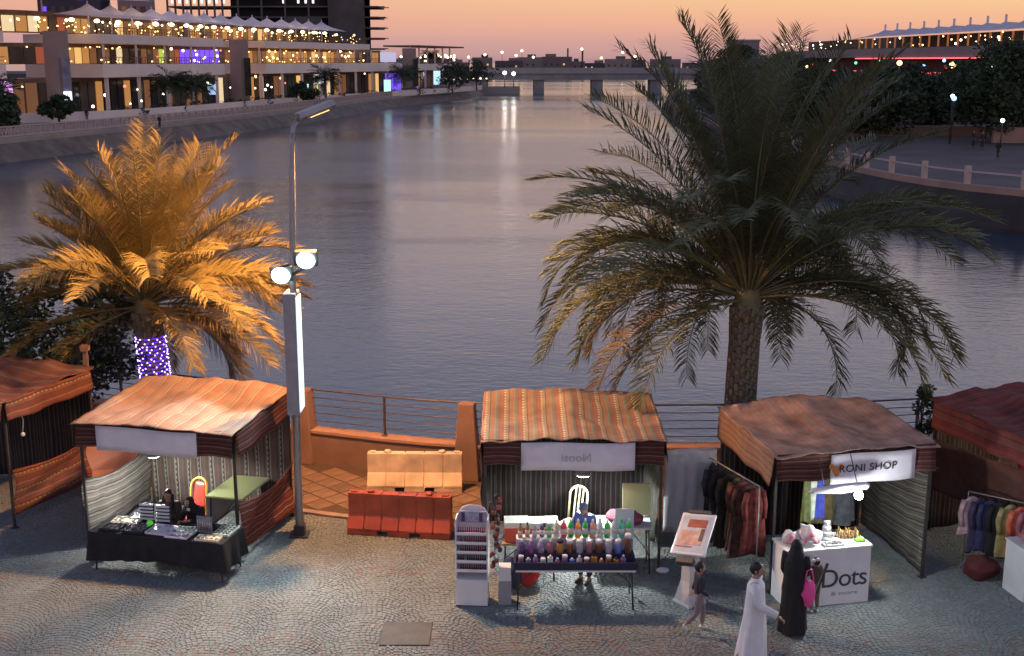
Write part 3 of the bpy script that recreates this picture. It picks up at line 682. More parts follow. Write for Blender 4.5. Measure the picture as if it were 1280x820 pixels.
# ------------------------------------------------------------------ palms and trees
def frond_mesh(mb, base, az, el, ln, droop, rng, nl=84, ll=.56, w=.0125, rr_=.03, half=False):
    """curved rachis with two ranks of narrow folded leaflets; leaf faces material 0, rachis material 1"""
    n = 14; p = Vector(base); e = el; pts = [p.copy()]; side = Vector((-math.sin(az), math.cos(az), 0)); azz = az; tw = rng.uniform(-.25,.25)
    for i in range(n):
        t = i/n
        e -= droop/n*(.35+1.5*t); azz += tw/n
        p = p + Vector((math.cos(azz)*math.cos(e), math.sin(azz)*math.cos(e), math.sin(e)))*(ln/n); pts.append(p.copy())
    mb.mi = 1; mb.tube(pts, [rr_*(1-.85*i/n) for i in range(n+1)], 4, caps=False)
    mb.mi = 0; roll = rng.uniform(-.5,.5); dr_ = rng.uniform(.2,.45)
    for k in range(nl):
        t = .16+.84*k/(nl-1); f = t*n; i = min(int(f), n-1); q = pts[i].lerp(pts[i+1], f-i); tan = (pts[i+1]-pts[i]).normalized()
        sd = tan.cross(Vector((0,0,1))); sd = sd.normalized() if sd.length > .05 else side
        up = sd.cross(tan).normalized()
        sd2 = (Matrix.Rotation(roll, 3, tan) @ sd)
        L_ = ll*(.55+.75*math.sin(math.pi*min(1, (t-.1)/.9)**.8*.93))*rng.uniform(.85,1.1)
        for sg in (-1, 1):
            fwd = .35+.7*t+rng.uniform(-.12,.2)
            d = (sd2*sg + tan*fwd + up*rng.choice((.0,.3,.65))*rng.uniform(.6,1.3)).normalized()
            d2 = (d + Vector((0,0,-dr_))*rng.uniform(.5,1.5) + tan*.15).normalized()
            mid = q+d*L_*.5; tip = mid+d2*L_*.5
            wv = tan.cross(d).normalized().cross(d).normalized()*w*rng.uniform(.7,1.2) + up*w*.4
            mb.quad(q-wv*.5, q+wv*.5, mid+wv, mid-wv); n0 = len(mb.v); mb.v.append(tuple(tip)); mb.face((n0-1, n0-2, n0))
    return pts
def date_palm(loc, lb, th, lean, crown, nf, ln, seed, spec, trunk_r=.26, dry=6):
    t = thing('date_palm', lb, 'palm tree', loc); rg = random.Random(seed)
    n = 22; pts = []; rs = []
    for i in range(n+1):
        u = i/n; pts.append((lean[0]*u*u, lean[1]*u*u, th*u)); rs.append(trunk_r*(1.15-.15*u + (.16*math.exp(-u*9)) + (.22 if u > .82 else 0)*(u-.82)/.18 + (.035 if i % 2 else 0)))
    m = MB(); m.tube(pts, rs, 14); m.build('trunk', M_bark, t)
    # old leaf bases as raised diamonds round the trunk
    m = MB(); m.box((0,0,.05),(.15,.09,.14), taper=.5); bm_ = m.mesh('leaf_base', M_bark)
    rows = int(th/.13)
    for j in range(rows):
        z = .1+j*.13; u = z/th
        if u > .99: break
        for k in range(10 if rows*10 < 290 else 290//rows):
            kk = 10 if rows*10 < 290 else 290//rows
            a = 2*math.pi*(k+.5*(j % 2))/kk; r = trunk_r*(1.1-.1*u+(.2*(u-.82)/.18 if u > .82 else 0))
            put('leaf_base', bm_, t, (lean[0]*u*u+math.cos(a)*r, lean[1]*u*u+math.sin(a)*r, z-.05), (0, .25, a))
    top = Vector((lean[0], lean[1], th))
    m = MB(); m.lathe([(trunk_r*1.28,-.35),(trunk_r*1.2,0),(trunk_r*.95,.3),(trunk_r*.45,.6)], tuple(top), n=12); m.build('crown_heart', M_rach, t)
    k = 0
    for i in range(nf):
        az, el, l, dr = spec(i, nf, rg)
        m = MB(); base = top+Vector((math.cos(az)*.16, math.sin(az)*.16, .1+.25*max(0, math.sin(el))))
        isdry = i < dry
        frond_mesh(m, base, az, el, l, dr, rg)
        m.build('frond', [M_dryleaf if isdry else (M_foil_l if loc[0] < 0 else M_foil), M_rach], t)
    return t
def spec1(i, n, rg):
    a = i*2.39996+rg.uniform(-.2,.2); u = i/n
    if i < 12:
        a = R([150,170,190,12,-8,-25,205,130,40,95,60,110][i])
        return a, R(rg.uniform(-20,5)), rg.uniform(2.2,3.0), R(rg.uniform(45,75))
    if math.sin(a) < -.6 and i < 34: a += 1.3
    el = 8+72*((i-12)/(n-12))**.8
    return a, R(el+rg.uniform(-10,10)), (rg.uniform(2.8,3.5)+(.35 if el > 60 else 0))*(.86 if math.cos(a) < -.4 else 1.04), R(rg.uniform(40,75) if el < 45 else rg.uniform(15,45))
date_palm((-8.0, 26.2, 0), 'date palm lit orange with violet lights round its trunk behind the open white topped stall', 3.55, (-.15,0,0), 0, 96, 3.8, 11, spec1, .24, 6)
def spec2(i, n, rg):
    a = i*2.39996+rg.uniform(-.25,.25)
    if i < 12:
        a = [R(x) for x in (165,185,205,150,20,-5,-28,222,38,95,120,70)][i]+rg.uniform(-.1,.1)
        return a, R(rg.uniform(-5,20)), rg.uniform(3.9,4.9), R(rg.uniform(70,95))
    if math.sin(a) < -.8 and i < 32: a += 1.1
    if i < 60:
        if math.sin(a) < -.35: a = -a+rg.uniform(-.3,.3)
        return a, R(rg.uniform(12,50)), rg.uniform(3.9,5.1), R(rg.uniform(75,120))
    el = 40+48*((i-60)/(n-60))**.85+rg.uniform(-8,8)
    return a, R(el), rg.uniform(4.4,5.3)+max(0,el-62)*.018, R(rg.uniform(40,85) if el < 62 else rg.uniform(15,50))
date_palm((4.75, 24.15, 0), 'large dark green date palm rising behind the brown striped roof at right of centre', 4.1, (.1,.1,0), 0, 136, 4.8, 7, spec2, .25, 5)
# violet light net round the left palm
m = MB(); rg = random.Random(2); tr = 0
vl = thing('light_wrap', 'violet and white string lights wound round the trunk of the orange lit palm', 'string lights', (-8.0,26.2,0))
for j in range(26):
    for k in range(11):
        a = 2*math.pi*(k+.5*(j % 2))/11+rg.uniform(-.15,.15); z = 1.2+j*.07+rg.uniform(-.02,.02); u = z/3.55
        (m if rg.random() < .62 else m).ball((-.15*u*u+math.cos(a)*.335, math.sin(a)*.335, z), .015, 4, 3); 
o = m.build('bulbs', glow('violet_bulb', (.42,.25,1), 11), vl); o['kind'] = 'stuff'
m = MB(); m.tube([(-.15*(z/3.55)**2+math.cos(a)*.31, math.sin(a)*.31, z) for a, z in [(q*.45, 1.2+q*.0061) for q in range(300)]], .012, 4)
m.build('light_cord', mat('violet_cord', (.05,.02,.25), .4, emis=(.12,.02,.75), estr=1.6), vl)

def leaf_clump(mb, c, r, n, rg, s):
    for _ in range(n):
        while True:
            v = Vector((rg.uniform(-1,1), rg.uniform(-1,1), rg.uniform(-1,1)))
            if v.length <= 1: break
        v = v.normalized()*(v.length**.4)
        p = Vector(c)+Vector((v.x*r[0], v.y*r[1], v.z*r[2])); d = Vector((rg.gauss(0,1), rg.gauss(0,1), rg.gauss(0,.6))).normalized(); q = d.orthogonal().normalized(); q = Matrix.Rotation(rg.uniform(0,6.28),3,d) @ q
        k = s*rg.uniform(.6,1.3)
        n0 = len(mb.v); mb.v += [tuple(p-d*k), tuple(p+q*k*.45), tuple(p+d*k), tuple(p-q*k*.45)]; mb.face((n0,n0+1,n0+2,n0+3))
def tree(loc, lb, h, cr, seed, nclump=26, nl=90, s=.16, trunkh=.4, name='tree', cat='tree', grp=None, leaf=None, tr=.12, flat=.8):
    t = thing(name, lb, cat, loc, 0, grp); rg = random.Random(seed)
    m = MB(); top = h*trunkh; m.tube([(0,0,0),(.03*h*rg.uniform(-1,1),0,top*.5),(0,0,top),(0,.02*h,h*.75)], [tr*1.3,tr,tr*.85,tr*.3], 8)
    cl = []
    for i in range(nclump):
        a = rg.uniform(0,6.28); q = rg.uniform(.15,1)**.6; zz_ = rg.uniform(0,1); wr = math.sin(math.pi*(.18+.74*zz_))
        c = (math.cos(a)*q*cr*wr, math.sin(a)*q*cr*wr, top*.85+(h-top*.85)*zz_*.95); cl.append(c)
        if i < 9: m.tube([(0,0,top*rg.uniform(.7,1)), (c[0]*.5,c[1]*.5,(c[2]+top)*.5), c], [tr*.5,tr*.3,tr*.1], 5)
    m.build('trunk', M_twig, t); m = MB()
    for c in cl: k = rg.uniform(.2,.36)*cr; leaf_clump(m, c, (k,k,k*flat), nl, rg, s)
    m.build('crown', leaf or M_leaf, t); return t
tree((-10.1, 26.6, 0), 'dark bushy tree at the left edge behind the orange roofed stall', 4.3, 2.0, 4, 40, 130, .085, .45)
tree((-12.6, 27.2, 0), 'dark leafy tree mostly outside the left edge of the frame', 4.4, 1.9, 9, 30, 120, .085, .45)
# small clipped plant behind the sea wall railing
tree((8.75, 24.6, 0), 'small dark bushy shrub on a thin stem between the two right stalls', 2.25, .42, 5, 22, 60, .05, .55, 'shrub', 'shrub', tr=.035, flat=1.2)
m = MB(); m.box((0,0,1.5),(.09,.09,3.0)); m.box((0,0,3.0),(.16,.16,.12)); tag(m.build('wooden_post', mat('worn_post', (.2,.11,.07), .8, noise=.2), None, (-9.15,25.0,0)), 'short reddish post standing behind the roof of the leftmost stall', 'post')

# far bank palms and trees
def small_palm(loc, lb, h, r, seed, grp):
    t = thing('palm_tree', lb, 'palm tree', loc, 0, grp); rg = random.Random(seed)
    m = MB(); m.tube([(0,0,0),(.1,0,h*.5),(0,0,h)], [.28,.22,.22], 7); m.build('trunk', M_bark, t)
    m = MB()
    for i in range(34):
        frond_mesh(m, (0,0,h), i*2.4, R(-15+80*(i/34)+rg.uniform(-8,8)), r*rg.uniform(.85,1.1), R(rg.uniform(40,80)), rg, 16, r*.28, .06, .05)
    m.build('crown', [M_leaf, M_twig], t)
bx = lambda px, D: (px-640)/F_PX*D
for px, D, h, r, lb in ((3,150,4.6,3.6,'palm at the far left edge on the opposite promenade'), (224,196,4.6,3.6,'left one of the two far palms in front of the violet shop'), (252,200,4.4,3.4,'right one of the two far palms in front of the violet shop'),
        (411,240,5.0,3.6,'far palm right of the second mall pier'), (507,300,5.0,4.2,'far palm just left of the last mall pier'), (541,352,9.5,3.0,'tall thin palm on the skyline past the end of the mall')):
    small_palm((bx(px,D), D, .7), lb, h, r, int(px), 'palms along the left promenade')
for px, D, h, r, lb in ((82,165,3.4,2.3,'clipped umbrella shaped tree on the left promenade by the nearest pier'), (384,225,4.4,2.6,'small dark tree between two lit signs on the left promenade'), (567,330,7.5,5.5,'round dark tree in front of the violet shop front'), (597,352,8,5.5,'dark tree at the tip of the left bank'),
        (12,140,4.5,3,'dark shrub under the palm at the left edge')):
    tree((bx(px,D), D, .7), lb, h, r, int(px), 22, 70, .38, .35, grp='trees along the left promenade', tr=.16)
rg = random.Random(12)
for i in range(14):
    y = 185+i*11; x, yy = along(y, -6.5+rg.uniform(-1,1)); m = MB(); leaf_clump(m, (0,0,.8), (2.2+rg.random()*1.5,1.2,.9), 160, rg, .3)
    tag(m.build('hedge', M_leaf, None, (x,yy,.75)), 'low dark hedge %s in the planting along the mall terrace' % (('near the big pier','left of the twin palms','behind the left twin palm','behind the right twin palm','right of the twin palms','left of the second pier','right of the second pier','beside the cyan panel','left of the far palm','right of the far palm','below the amber gallery','beside the farther cyan panel','left of the last pier','right of the last pier')[i]), 'hedge', 'hedges along the mall terrace')
# right bank trees
RT = [(905,175,7.6,6,'dark tree low behind the left side of the large palm crown'),(950,150,7.4,6,'dark tree close behind the centre of the large palm'),(1010,140,7,5.5,'dark tree close behind the right side of the large palm'),(1075,130,6.6,5.5,'dark tree left of the railing end on the right bank'),(1248,128,9.6,7,'huge dark tree at the right edge of the far bank'), (1290,138,10.5,7,'dark tree cut by the right edge behind the huge one'), (1160,150,6.0,5.0,'broad dark tree left of the amber lamp on the right bank'), (1090,170,6.2,6,'dark tree behind the right part of the large palm crown'),
      (1035,185,6.6,6,'dark tree seen through the large palm crown'), (975,230,9,7,'dark tree behind the middle of the large palm crown'), (915,290,11,7,'dark tree by the grey block behind the palm'),  (1205,175,7.5,6,'dark tree behind the huge one on the right bank'), (1120,215,7,7,'distant dark tree under the red neon')]
for i, (px, D, h, r, lb) in enumerate(RT):
    tree((bx(px,D), D, .7), lb, h, r, 40+i, 54, 190, .3, .3, grp='trees on the right bank', tr=.3)
# deck under the palms on the right bank, path lamps
for px, py, D, k, s, lb in ((1181,119,130,'c',.2,'small white lamp hanging in the dark tree on the right, upper'), (1183,122,130,'b',.25,'small bluish lamp hanging in the dark tree on the right, lower'), (1226,84,132,'c',.14,'tiny white lamp in the crown of the huge right tree'), (1245,148,120,'c',.2,'white lamp under the huge tree at the right edge'), (1031,150,160,'c',.3,'bright white light seen through the large palm, right of the cluster'), (848,146,250,'w',.8,'warm light near the water seen through the left side of the large palm')):
    a = PITCH+math.atan((py-410)/F_PX); z = CAM_H-D*math.tan(a)
    street_lamp(bx(px,D-6), D-6, z-.7, s, k, lb, None, .7, .05)
m = MB(); rg = random.Random(4)
for i in range(60): m.box((rg.uniform(-3,3), rg.uniform(-1,1), rg.uniform(0,1.6)), (.1,.1,.1))
tag(m.build('string_lights', LM['c'], None, (bx(1005,175),168,1.5)), 'cluster of tiny white lights seen through the large palm crown', 'string lights', kind='stuff')

# planting bed round the large palm
m = MB(); m.lathe([(1.15,-.02),(1.15,.06),(1.05,.07)], n=28); tag(m.build('planting_bed', mat('bed_soil', (.06,.05,.03), .95, noise=.3), None, (4.6,23.75,.0)), 'round planting bed at the foot of the large palm', 'planting bed')
m = MB(); rg = random.Random(31)
for k in range(34): a = rg.uniform(0,6.28); q = 1.0*rg.random()**.5; leaf_clump(m, (math.cos(a)*q, math.sin(a)*q, .16), (.2,.2,.14), 40, rg, .05)
tag(m.build('ground_cover', mat('ground_cover_leaf', (.1,.13,.03), .6, noise=.3, translucent=.1), None, (4.6,23.75,.0)), 'low green ground cover in the planting bed at the foot of the large palm', 'ground cover', kind='stuff')
# ------------------------------------------------------------------ lamp post with sodium head, two floodlights and a light box
ORD = ['first','second','third','fourth','fifth','sixth','seventh','eighth','ninth','tenth','eleventh','twelfth','thirteenth','fourteenth','fifteenth','sixteenth']
def light(name, kind, loc, energy, col, size=.1, aim=None, spot=None, blend=.4):
    l = bpy.data.lights.new(name, kind); l.energy = energy; l.color = col; l.shadow_soft_size = size
    o = bpy.data.objects.new(name, l); COL.objects.link(o); o.location = loc
    if aim is not None: o.rotation_euler = (Vector(aim)-Vector(loc)).to_track_quat('-Z', 'Y').to_euler()
    if spot: l.spot_size = R(spot); l.spot_blend = blend
    return o
PX, PY = -4.12, 21.9
lp = thing('lamp_post', 'tall grey street lamp post with two glaring floodlights between the left stalls and the orange barrier', 'lamp post', (PX, PY, 0))
lp['label'] = 'tall grey lamp post carrying two glaring floodlights, standing left of the red barrier'
m = MB(); m.tube([(0,0,0),(0,0,.5),(.02,0,2.5),(.06,.02,5),(.13,.05,7.55),(.15,.06,7.7)], [.09,.075,.07,.062,.05,.05], 12); m.build('pole', M_steel, lp)
m = MB(); m.box((0,0,.015),(.36,.36,.03)); m.box((0,0,.12),(.2,.2,.2)); m.build('base_plate', M_dark, lp)
m = MB(); m.tube([(.15,.06,7.6),(.16,.12,7.85),(.24,.35,8.0)], [.05,.045,.04], 8); m.build('arm', M_steel, lp)
m = MB(); m.prism([(-.13,0),(-.06,-.06),(.06,-.06),(.13,0),(.1,.09),(-.1,.09)], 0, .75, 'y')
h = m.build('lamp_head', M_steel, lp, (.22,.25,7.98), (R(18),0,R(-55)))
m = MB(); m.box((0,.42,-.05),(.14,.4,.03)); m.build('lens', glow('sodium_lens', (1,.5,.12), 2.5), h)
light('sodium_light', 'SPOT', (PX+.6, PY+.7, 7.86), 4500, (1,.48,.17), .12, (PX-.6, PY+5.2, 0), 172, .4)
for (dx, dz, tx, en, ag) in ((-.13, 5.17, -4.6, 1150, 134), (.34, 5.45, 3.5, 820, 112)):
    f = bpy.data.objects.new('floodlight', None); COL.objects.link(f); f.parent = lp; f.location = (dx, -.18, dz)
    m = MB(); m.box((0,.04,0),(.4,.1,.3)); m.build('flood_housing', M_dark, lp, (dx,-.12,dz), (R(22),0,0)); bpy.data.objects.remove(f)
    m = MB(); m.lathe([(.17,0),(.165,.02),(.1,.03)], n=20); m.build('flood_lens', glow('flood_lens', (.6,.9,1), 12), lp, (dx,-.17,dz-.02), (R(112),0,0))
    light('flood_light', 'SPOT', (PX+dx, PY-.27, dz-.05), en, (.8,.95,1), .12, (PX+tx*1.3, 13.2, 0), ag, .45)
m = MB(); m.bar((-.2,-.06,5.02),(.4,-.06,5.32),.05); m.build('flood_bracket', M_dark, lp)
m = MB(); m.box((0,0,0),(.23,.5,2.3)); m.build('box_frame', mat('sign_box_grey', (.26,.26,.3), .5, noise=.1), lp, (.0,.1,3.62))
m = MB(); m.box((0,0,0),(.02,.44,2.2)); m.build('box_display', glow('box_display', (.7,.95,1), 1.0), lp, (.125,.1,3.62))
m = MB(); m.box((0,0,0),(.22,.49,.02)); m.build('box_top', mat('box_top_lit', (.8,.8,.8), .4), lp, (0,.1,4.79))  # white plate paints the lit look of the box top

# ------------------------------------------------------------------ barriers
def barrier(loc, rz, colr, lb, n=6):
    t = thing('traffic_barrier', lb, 'barrier', loc, rz, 'water filled traffic barriers')
    Lh = 2.05; m = MB(); prof = [(-.23,.10),(-.23,.14),(-.10,.40),(-.09,.82),(.09,.82),(.10,.40),(.23,.14),(.23,.10)]
    inn = [(y*.86,z if z < .8 else z-.02) for y, z in prof]
    seg = Lh/n; g = .022
    P = lambda pr: [(y, z) for y, z in pr]
    for i in range(n): m.prism(P(prof), -Lh/2+i*seg+g/2, -Lh/2+(i+1)*seg-g/2, 'x')
    m.prism(P(inn), -Lh/2+.01, Lh/2-.01, 'x')
    for a, b_ in ((-1.02,-.42),(-.22,.22),(.42,1.02)): m.box(((a+b_)/2,0,.05),(b_-a,.45,.1))
    mt = mat('barrier_'+lb.split()[0], colr, .45, noise=.3, nscale=2.2, bump=.25)
    o = m.build('body', mt, t); k = o.modifiers.new('bevel','BEVEL'); k.width = .008; k.limit_method = 'ANGLE'
    for x in (-.58,.58): m = MB(); m.lathe([(.075,0),(.075,.04),(.05,.055)], n=12); m.build('filler_cap', mt, t, (x,0,.82))
    m = MB(); m.tube([(-.12,0,.82),(-.07,0,.78),(.07,0,.78),(.12,0,.82)], .02, 6); m.box((-.9,0,.83),(.12,.12,.03)); m.box((.9,0,.83),(.12,.12,.03)); m.build('connector_lug', mt, t)
M_y = barrier((-2.08,24.5,0), R(-1), (.78,.58,.36), 'cream yellow plastic barrier standing behind the red one near the sea wall', 5)
barrier((-2.17,22.0,0), R(-8), (.4,.07,.03), 'red plastic barrier standing on the cobbles in front of the cream one', 6)

# ------------------------------------------------------------------ woven stall fabrics
F_roof_c = stripes('woven_roof_centre', [(3,(.27,.15,.115)),(1,(.15,.16,.14)),(2,(.27,.23,.18)),(1,(.14,.13,.13)),(3,(.28,.17,.12)),(1,(.23,.23,.19)),(2,(.18,.19,.17)),(1,(.26,.12,.1))], .34, 0, motif=(.25,.09,.09), mcol=(.5,.42,.3))
F_roof_l = stripes('woven_roof_left', [(3,(.3,.16,.115)),(1,(.24,.19,.16)),(3,(.31,.19,.13)),(1,(.22,.16,.14)),(2,(.31,.23,.18)),(1,(.26,.13,.1))], .3, 0, motif=(.62,.06,.07), mcol=(.33,.3,.25), warp=.02)
F_roof_0 = stripes('woven_roof_far_left', [(4,(.2,.08,.06)),(1,(.12,.09,.08)),(3,(.21,.11,.08)),(1,(.19,.14,.11)),(4,(.18,.07,.055)),(1,(.1,.08,.07))], .42, 1, motif=(.45,.06,.08), mcol=(.3,.2,.1))
F_roof_3 = stripes('woven_roof_brown', [(3,(.48,.3,.23)),(1,(.36,.29,.24)),(3,(.44,.3,.24)),(1,(.44,.37,.31)),(3,(.48,.28,.2))], .2, 0, motif=(.3,.05,.08), mcol=(.36,.3,.23), fade=.45)
F_roof_4 = stripes('woven_roof_dark_red', [(4,(.24,.07,.06)),(1,(.12,.06,.06)),(3,(.23,.08,.065)),(1,(.18,.11,.09)),(4,(.21,.055,.05))], .4, 1, fade=.3)
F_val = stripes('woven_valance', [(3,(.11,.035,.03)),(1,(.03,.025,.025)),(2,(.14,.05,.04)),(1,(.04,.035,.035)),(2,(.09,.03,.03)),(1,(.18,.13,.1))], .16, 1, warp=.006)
F_val3 = stripes('woven_side_flap', [(4,(.34,.19,.13)),(1,(.2,.14,.11)),(3,(.36,.2,.14)),(1,(.2,.15,.11))], .22, 1)
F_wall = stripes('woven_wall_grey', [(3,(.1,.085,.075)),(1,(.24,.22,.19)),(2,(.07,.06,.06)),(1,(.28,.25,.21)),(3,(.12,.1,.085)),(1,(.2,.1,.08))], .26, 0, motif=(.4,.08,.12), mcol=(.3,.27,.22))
F_wallh = stripes('woven_wall_swag', [(3,(.13,.12,.105)),(1,(.05,.045,.045)),(2,(.2,.19,.17)),(1,(.08,.07,.07)),(3,(.15,.14,.125)),(1,(.26,.23,.2))], .24, 1, warp=.03)
F_wallr = stripes('woven_wall_red', [(4,(.2,.05,.04)),(1,(.05,.04,.04)),(2,(.26,.1,.07)),(1,(.06,.05,.05)),(3,(.17,.04,.035)),(1,(.3,.22,.17)),(1,(.05,.04,.04))], .3, 1, warp=.03)
F_wallo = stripes('woven_wall_orange', [(4,(.18,.06,.045)),(1,(.07,.045,.04)),(3,(.2,.08,.055)),(1,(.09,.065,.05)),(4,(.16,.05,.04)),(1,(.2,.14,.09))], .36, 1, motif=(.4,.07,.12), mcol=(.34,.22,.1), warp=.03)
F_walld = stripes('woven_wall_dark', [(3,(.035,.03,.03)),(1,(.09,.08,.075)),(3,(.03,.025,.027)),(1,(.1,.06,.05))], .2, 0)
M_frame = mat('stall_frame', (.05,.045,.045), .5, metal=.4)
from mathutils import noise as MN
def cloth(nm, fn, nu, nv, lu, lv, m, parent, amp=.02, seed=0, thick=.008, sc_=2.0):
    """a hanging or stretched sheet: fn(u,v)->point, roughened by soft folds along its normal"""
    b = MB()
    def g(u, v):
        p = Vector(fn(u, v)); e = 1e-3
        a = Vector(fn(min(u+e,1), v))-Vector(fn(max(u-e,0), v)); c = Vector(fn(u, min(v+e,1)))-Vector(fn(u, max(v-e,0)))
        n = a.cross(c); n = n.normalized() if n.length > 0 else Vector((0,0,1))
        return p + n*amp*(MN.noise(Vector((u*lu*sc_+seed*7.3, v*lv*sc_, seed)))+.5*MN.noise(Vector((u*lu*sc_*2.7, v*lv*sc_*2.1, seed+3))))
    b.grid(g, nu, nv, lu, lv); o = b.build(nm, m, parent)
    k = o.modifiers.new('thickness', 'SOLIDIFY'); k.thickness = thick; k.offset = -1
    return o
def text_obj(s, size, m, parent, loc, rot, sx=1, name='lettering', ext=.004, shear=0, space=1.0):
    cu = bpy.data.curves.new(name, 'FONT'); cu.body = s; cu.size = size; cu.align_x = 'CENTER'; cu.align_y = 'CENTER'; cu.extrude = ext; cu.shear = shear; cu.space_character = space
    tmp = bpy.data.objects.new('tmp', cu); COL.objects.link(tmp); dg = bpy.context.evaluated_depsgraph_get(); me = bpy.data.meshes.new_from_object(tmp.evaluated_get(dg))
    bpy.data.objects.remove(tmp); me.name = name; me.materials.clear(); me.materials.append(m)
    return put(name, me, parent, loc, rot, (sx,1,1))
def stall(lb, FL, rz, W, D, H, roof, val, back, left=None, right=None, banner=None, Hb=None, seed=0, flap=.12, valh=.48, lflap=None, gap=(0,0)):
    t = thing('market_stall', lb, 'market stall', (FL[0],FL[1],0), rz, 'market stalls along the promenade')
    Hb = Hb or H
    for x, y, hh in ((.03,.03,H),(W-.03,.03,H),(.03,D-.03,Hb),(W-.03,D-.03,Hb)):
        m = MB(); m.box((0,0,hh/2),(.045,.045,hh)); m.box((0,0,.01),(.12,.12,.02)); m.build('post', M_frame, t, (x,y,0))
    for a, c in (((.05,.03,H-.06),(W-.05,.03,H-.06)),((.05,D-.03,Hb-.06),(W-.05,D-.03,Hb-.06)),((.03,.06,H-.07),(.03,D-.06,Hb-.07)),((W-.03,.06,H-.07),(W-.03,D-.06,Hb-.07)),((W/2,.06,H-.0),(W/2,D-.06,Hb+.02))):
        m = MB(); m.bar(a, c, .035); m.build('roof_beam', M_frame, t)
    ov = .05
    def rf(u, v):
        x = -ov+u*(W+2*ov); y = -ov-flap*(1-v)**3*.7+v*(D+2*ov+flap*.3)
        z = H+(Hb-H)*v+.045 + .09*math.sin(math.pi*u)*(.6+.4*v) - .2*math.sin(math.pi*v)*abs(math.sin(2*math.pi*u))*.8 - .05*(1-v)**6
        return (x,y,z)
    cloth('roof', rf, 44, 34, W, D, roof, t, .075, seed, .01, 1.5)
    def edge(a, c, hh, nm, mt, sd, sgn, zb=0, bulge=.05):
        a, c = Vector(a), Vector(c); l = (c-a).length; dn = Vector((-(c-a).y, (c-a).x, 0)).normalized()*sgn
        def f(u, v): return a+(c-a)*u + dn*(bulge*v*(1+.5*math.sin(u*l*6+sd))) - Vector((0,0,hh*v*(1+.03*math.sin(u*l*5+sd))))
        return cloth(nm, f, int(l*9), 6, l, hh, mt, t, .03, sd, .006)
    x0, x1 = (banner[0], banner[1]) if banner else (0, 0)
    segs = [(0, x0-.01), (x1+.01, W)] if banner else [(0, W)]
    for i, (p, q) in enumerate(segs):
        if q-p > .15: edge((p,-.035,H+.02),(q,-.035,H+.02), valh, 'valance', val, seed+i, -1)
    edge((W+.03,0,H+.02),(W+.03,D,Hb+.02), valh, 'valance', val, seed+3, -1)
    edge((-.03,0,H+.02),(-.03,D,Hb+.02), lflap or valh, 'valance', F_val3 if lflap else val, seed+4, 1)
    if back:
        def f(u, v): return (.02+u*(W-.04), D-.07+.035*math.sin(u*W*9), Hb-.1-(Hb-.13)*v)
        cloth('back_wall', f, int(W*14), 8, W, Hb, back, t, .02, seed+5, .006)
    for spec, x, sg, nm in ((left,-.0,1,'side_wall'),(right,W,-1,'side_wall')):
        if spec:
            mt, zf, zb, z0, sag = spec
            def f(u, v, x=x, sg=sg): 
                zt = zf+(zb-zf)*u - sag*math.sin(math.pi*u); return (x+sg*.0+.05*math.sin(v*5+u*3)*(-sg), .05+u*(D-.1), zt-(zt-z0)*v)
            cloth(nm, f, 22, 18, D, max(zf,zb)-z0, mt, t, .05, seed+8, .006)
    if banner:
        bz0, bz1 = banner[2], banner[3]
        def f(u, v): return (banner[0]+u*(banner[1]-banner[0]), -.075-.012*math.sin(u*9), bz1-(bz1-bz0)*v+.012*math.sin(u*7))
        bn = cloth('banner', f, 16, 4, 1, 1, M_vinyl, t, .01, seed+9, .004)
        return t, bn
    return t, None
V2 = lambda p: (p[0], p[1])
# the five stalls
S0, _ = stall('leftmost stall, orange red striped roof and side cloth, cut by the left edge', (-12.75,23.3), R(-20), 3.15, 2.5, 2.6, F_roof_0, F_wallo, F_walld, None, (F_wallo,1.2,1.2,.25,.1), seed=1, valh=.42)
S1, B1 = stall('stall with orange striped roof, blank lilac banner and two seated women under it', (-8.05,21.3), R(-13.5), 3.15, 2.45, 2.5, F_roof_l, F_val, F_wall, (F_wallh,1.35,1.25,.12,.18), (F_wallr,1.15,1.08,.15,.12), (.42,2.45,1.99,2.46), 2.62, 2, .18)
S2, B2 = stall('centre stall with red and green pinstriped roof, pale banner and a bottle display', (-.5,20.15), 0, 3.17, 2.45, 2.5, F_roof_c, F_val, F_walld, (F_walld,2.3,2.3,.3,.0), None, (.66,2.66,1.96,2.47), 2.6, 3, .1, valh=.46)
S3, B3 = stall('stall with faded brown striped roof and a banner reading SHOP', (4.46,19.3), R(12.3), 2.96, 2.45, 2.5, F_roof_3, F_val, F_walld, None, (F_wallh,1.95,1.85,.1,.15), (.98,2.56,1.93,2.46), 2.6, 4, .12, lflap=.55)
S4, _ = stall('dark red roofed clothes stall at the right edge of the picture', (9.12,19.95), R(24), 3.1, 2.45, 2.5, F_roof_4, F_roof_4, F_walld, (mat('brown_drape', (.12,.05,.035), .9, noise=.2),1.95,1.9,.9,.0), None, None, 2.6, 5, valh=.5)
M_txt = mat('dark_lettering', (.02,.02,.022), .6); M_txtf = mat('faded_lettering', (.44,.42,.47), .6)
text_obj('RONI SHOP', .185, M_txt, B3, (1.66,-.1,2.2), (R(90),0,0), 1.05, space=1.08)
m = MB()
for k, (dx, dz, r) in enumerate(((0,0,.07),(.1,.05,.05),(-.08,.06,.05),(.03,-.08,.05))): m.ball((dx,0,dz),(r,.006,r),8,4)
m.build('flower_emblem', mat('orange_print', (.6,.22,.06), .6), B3, (1.06,-.095,2.2))
text_obj('Noosi', .22, M_txtf, B2, (1.63,-.1,2.2), (R(90),0,0), -1.0)

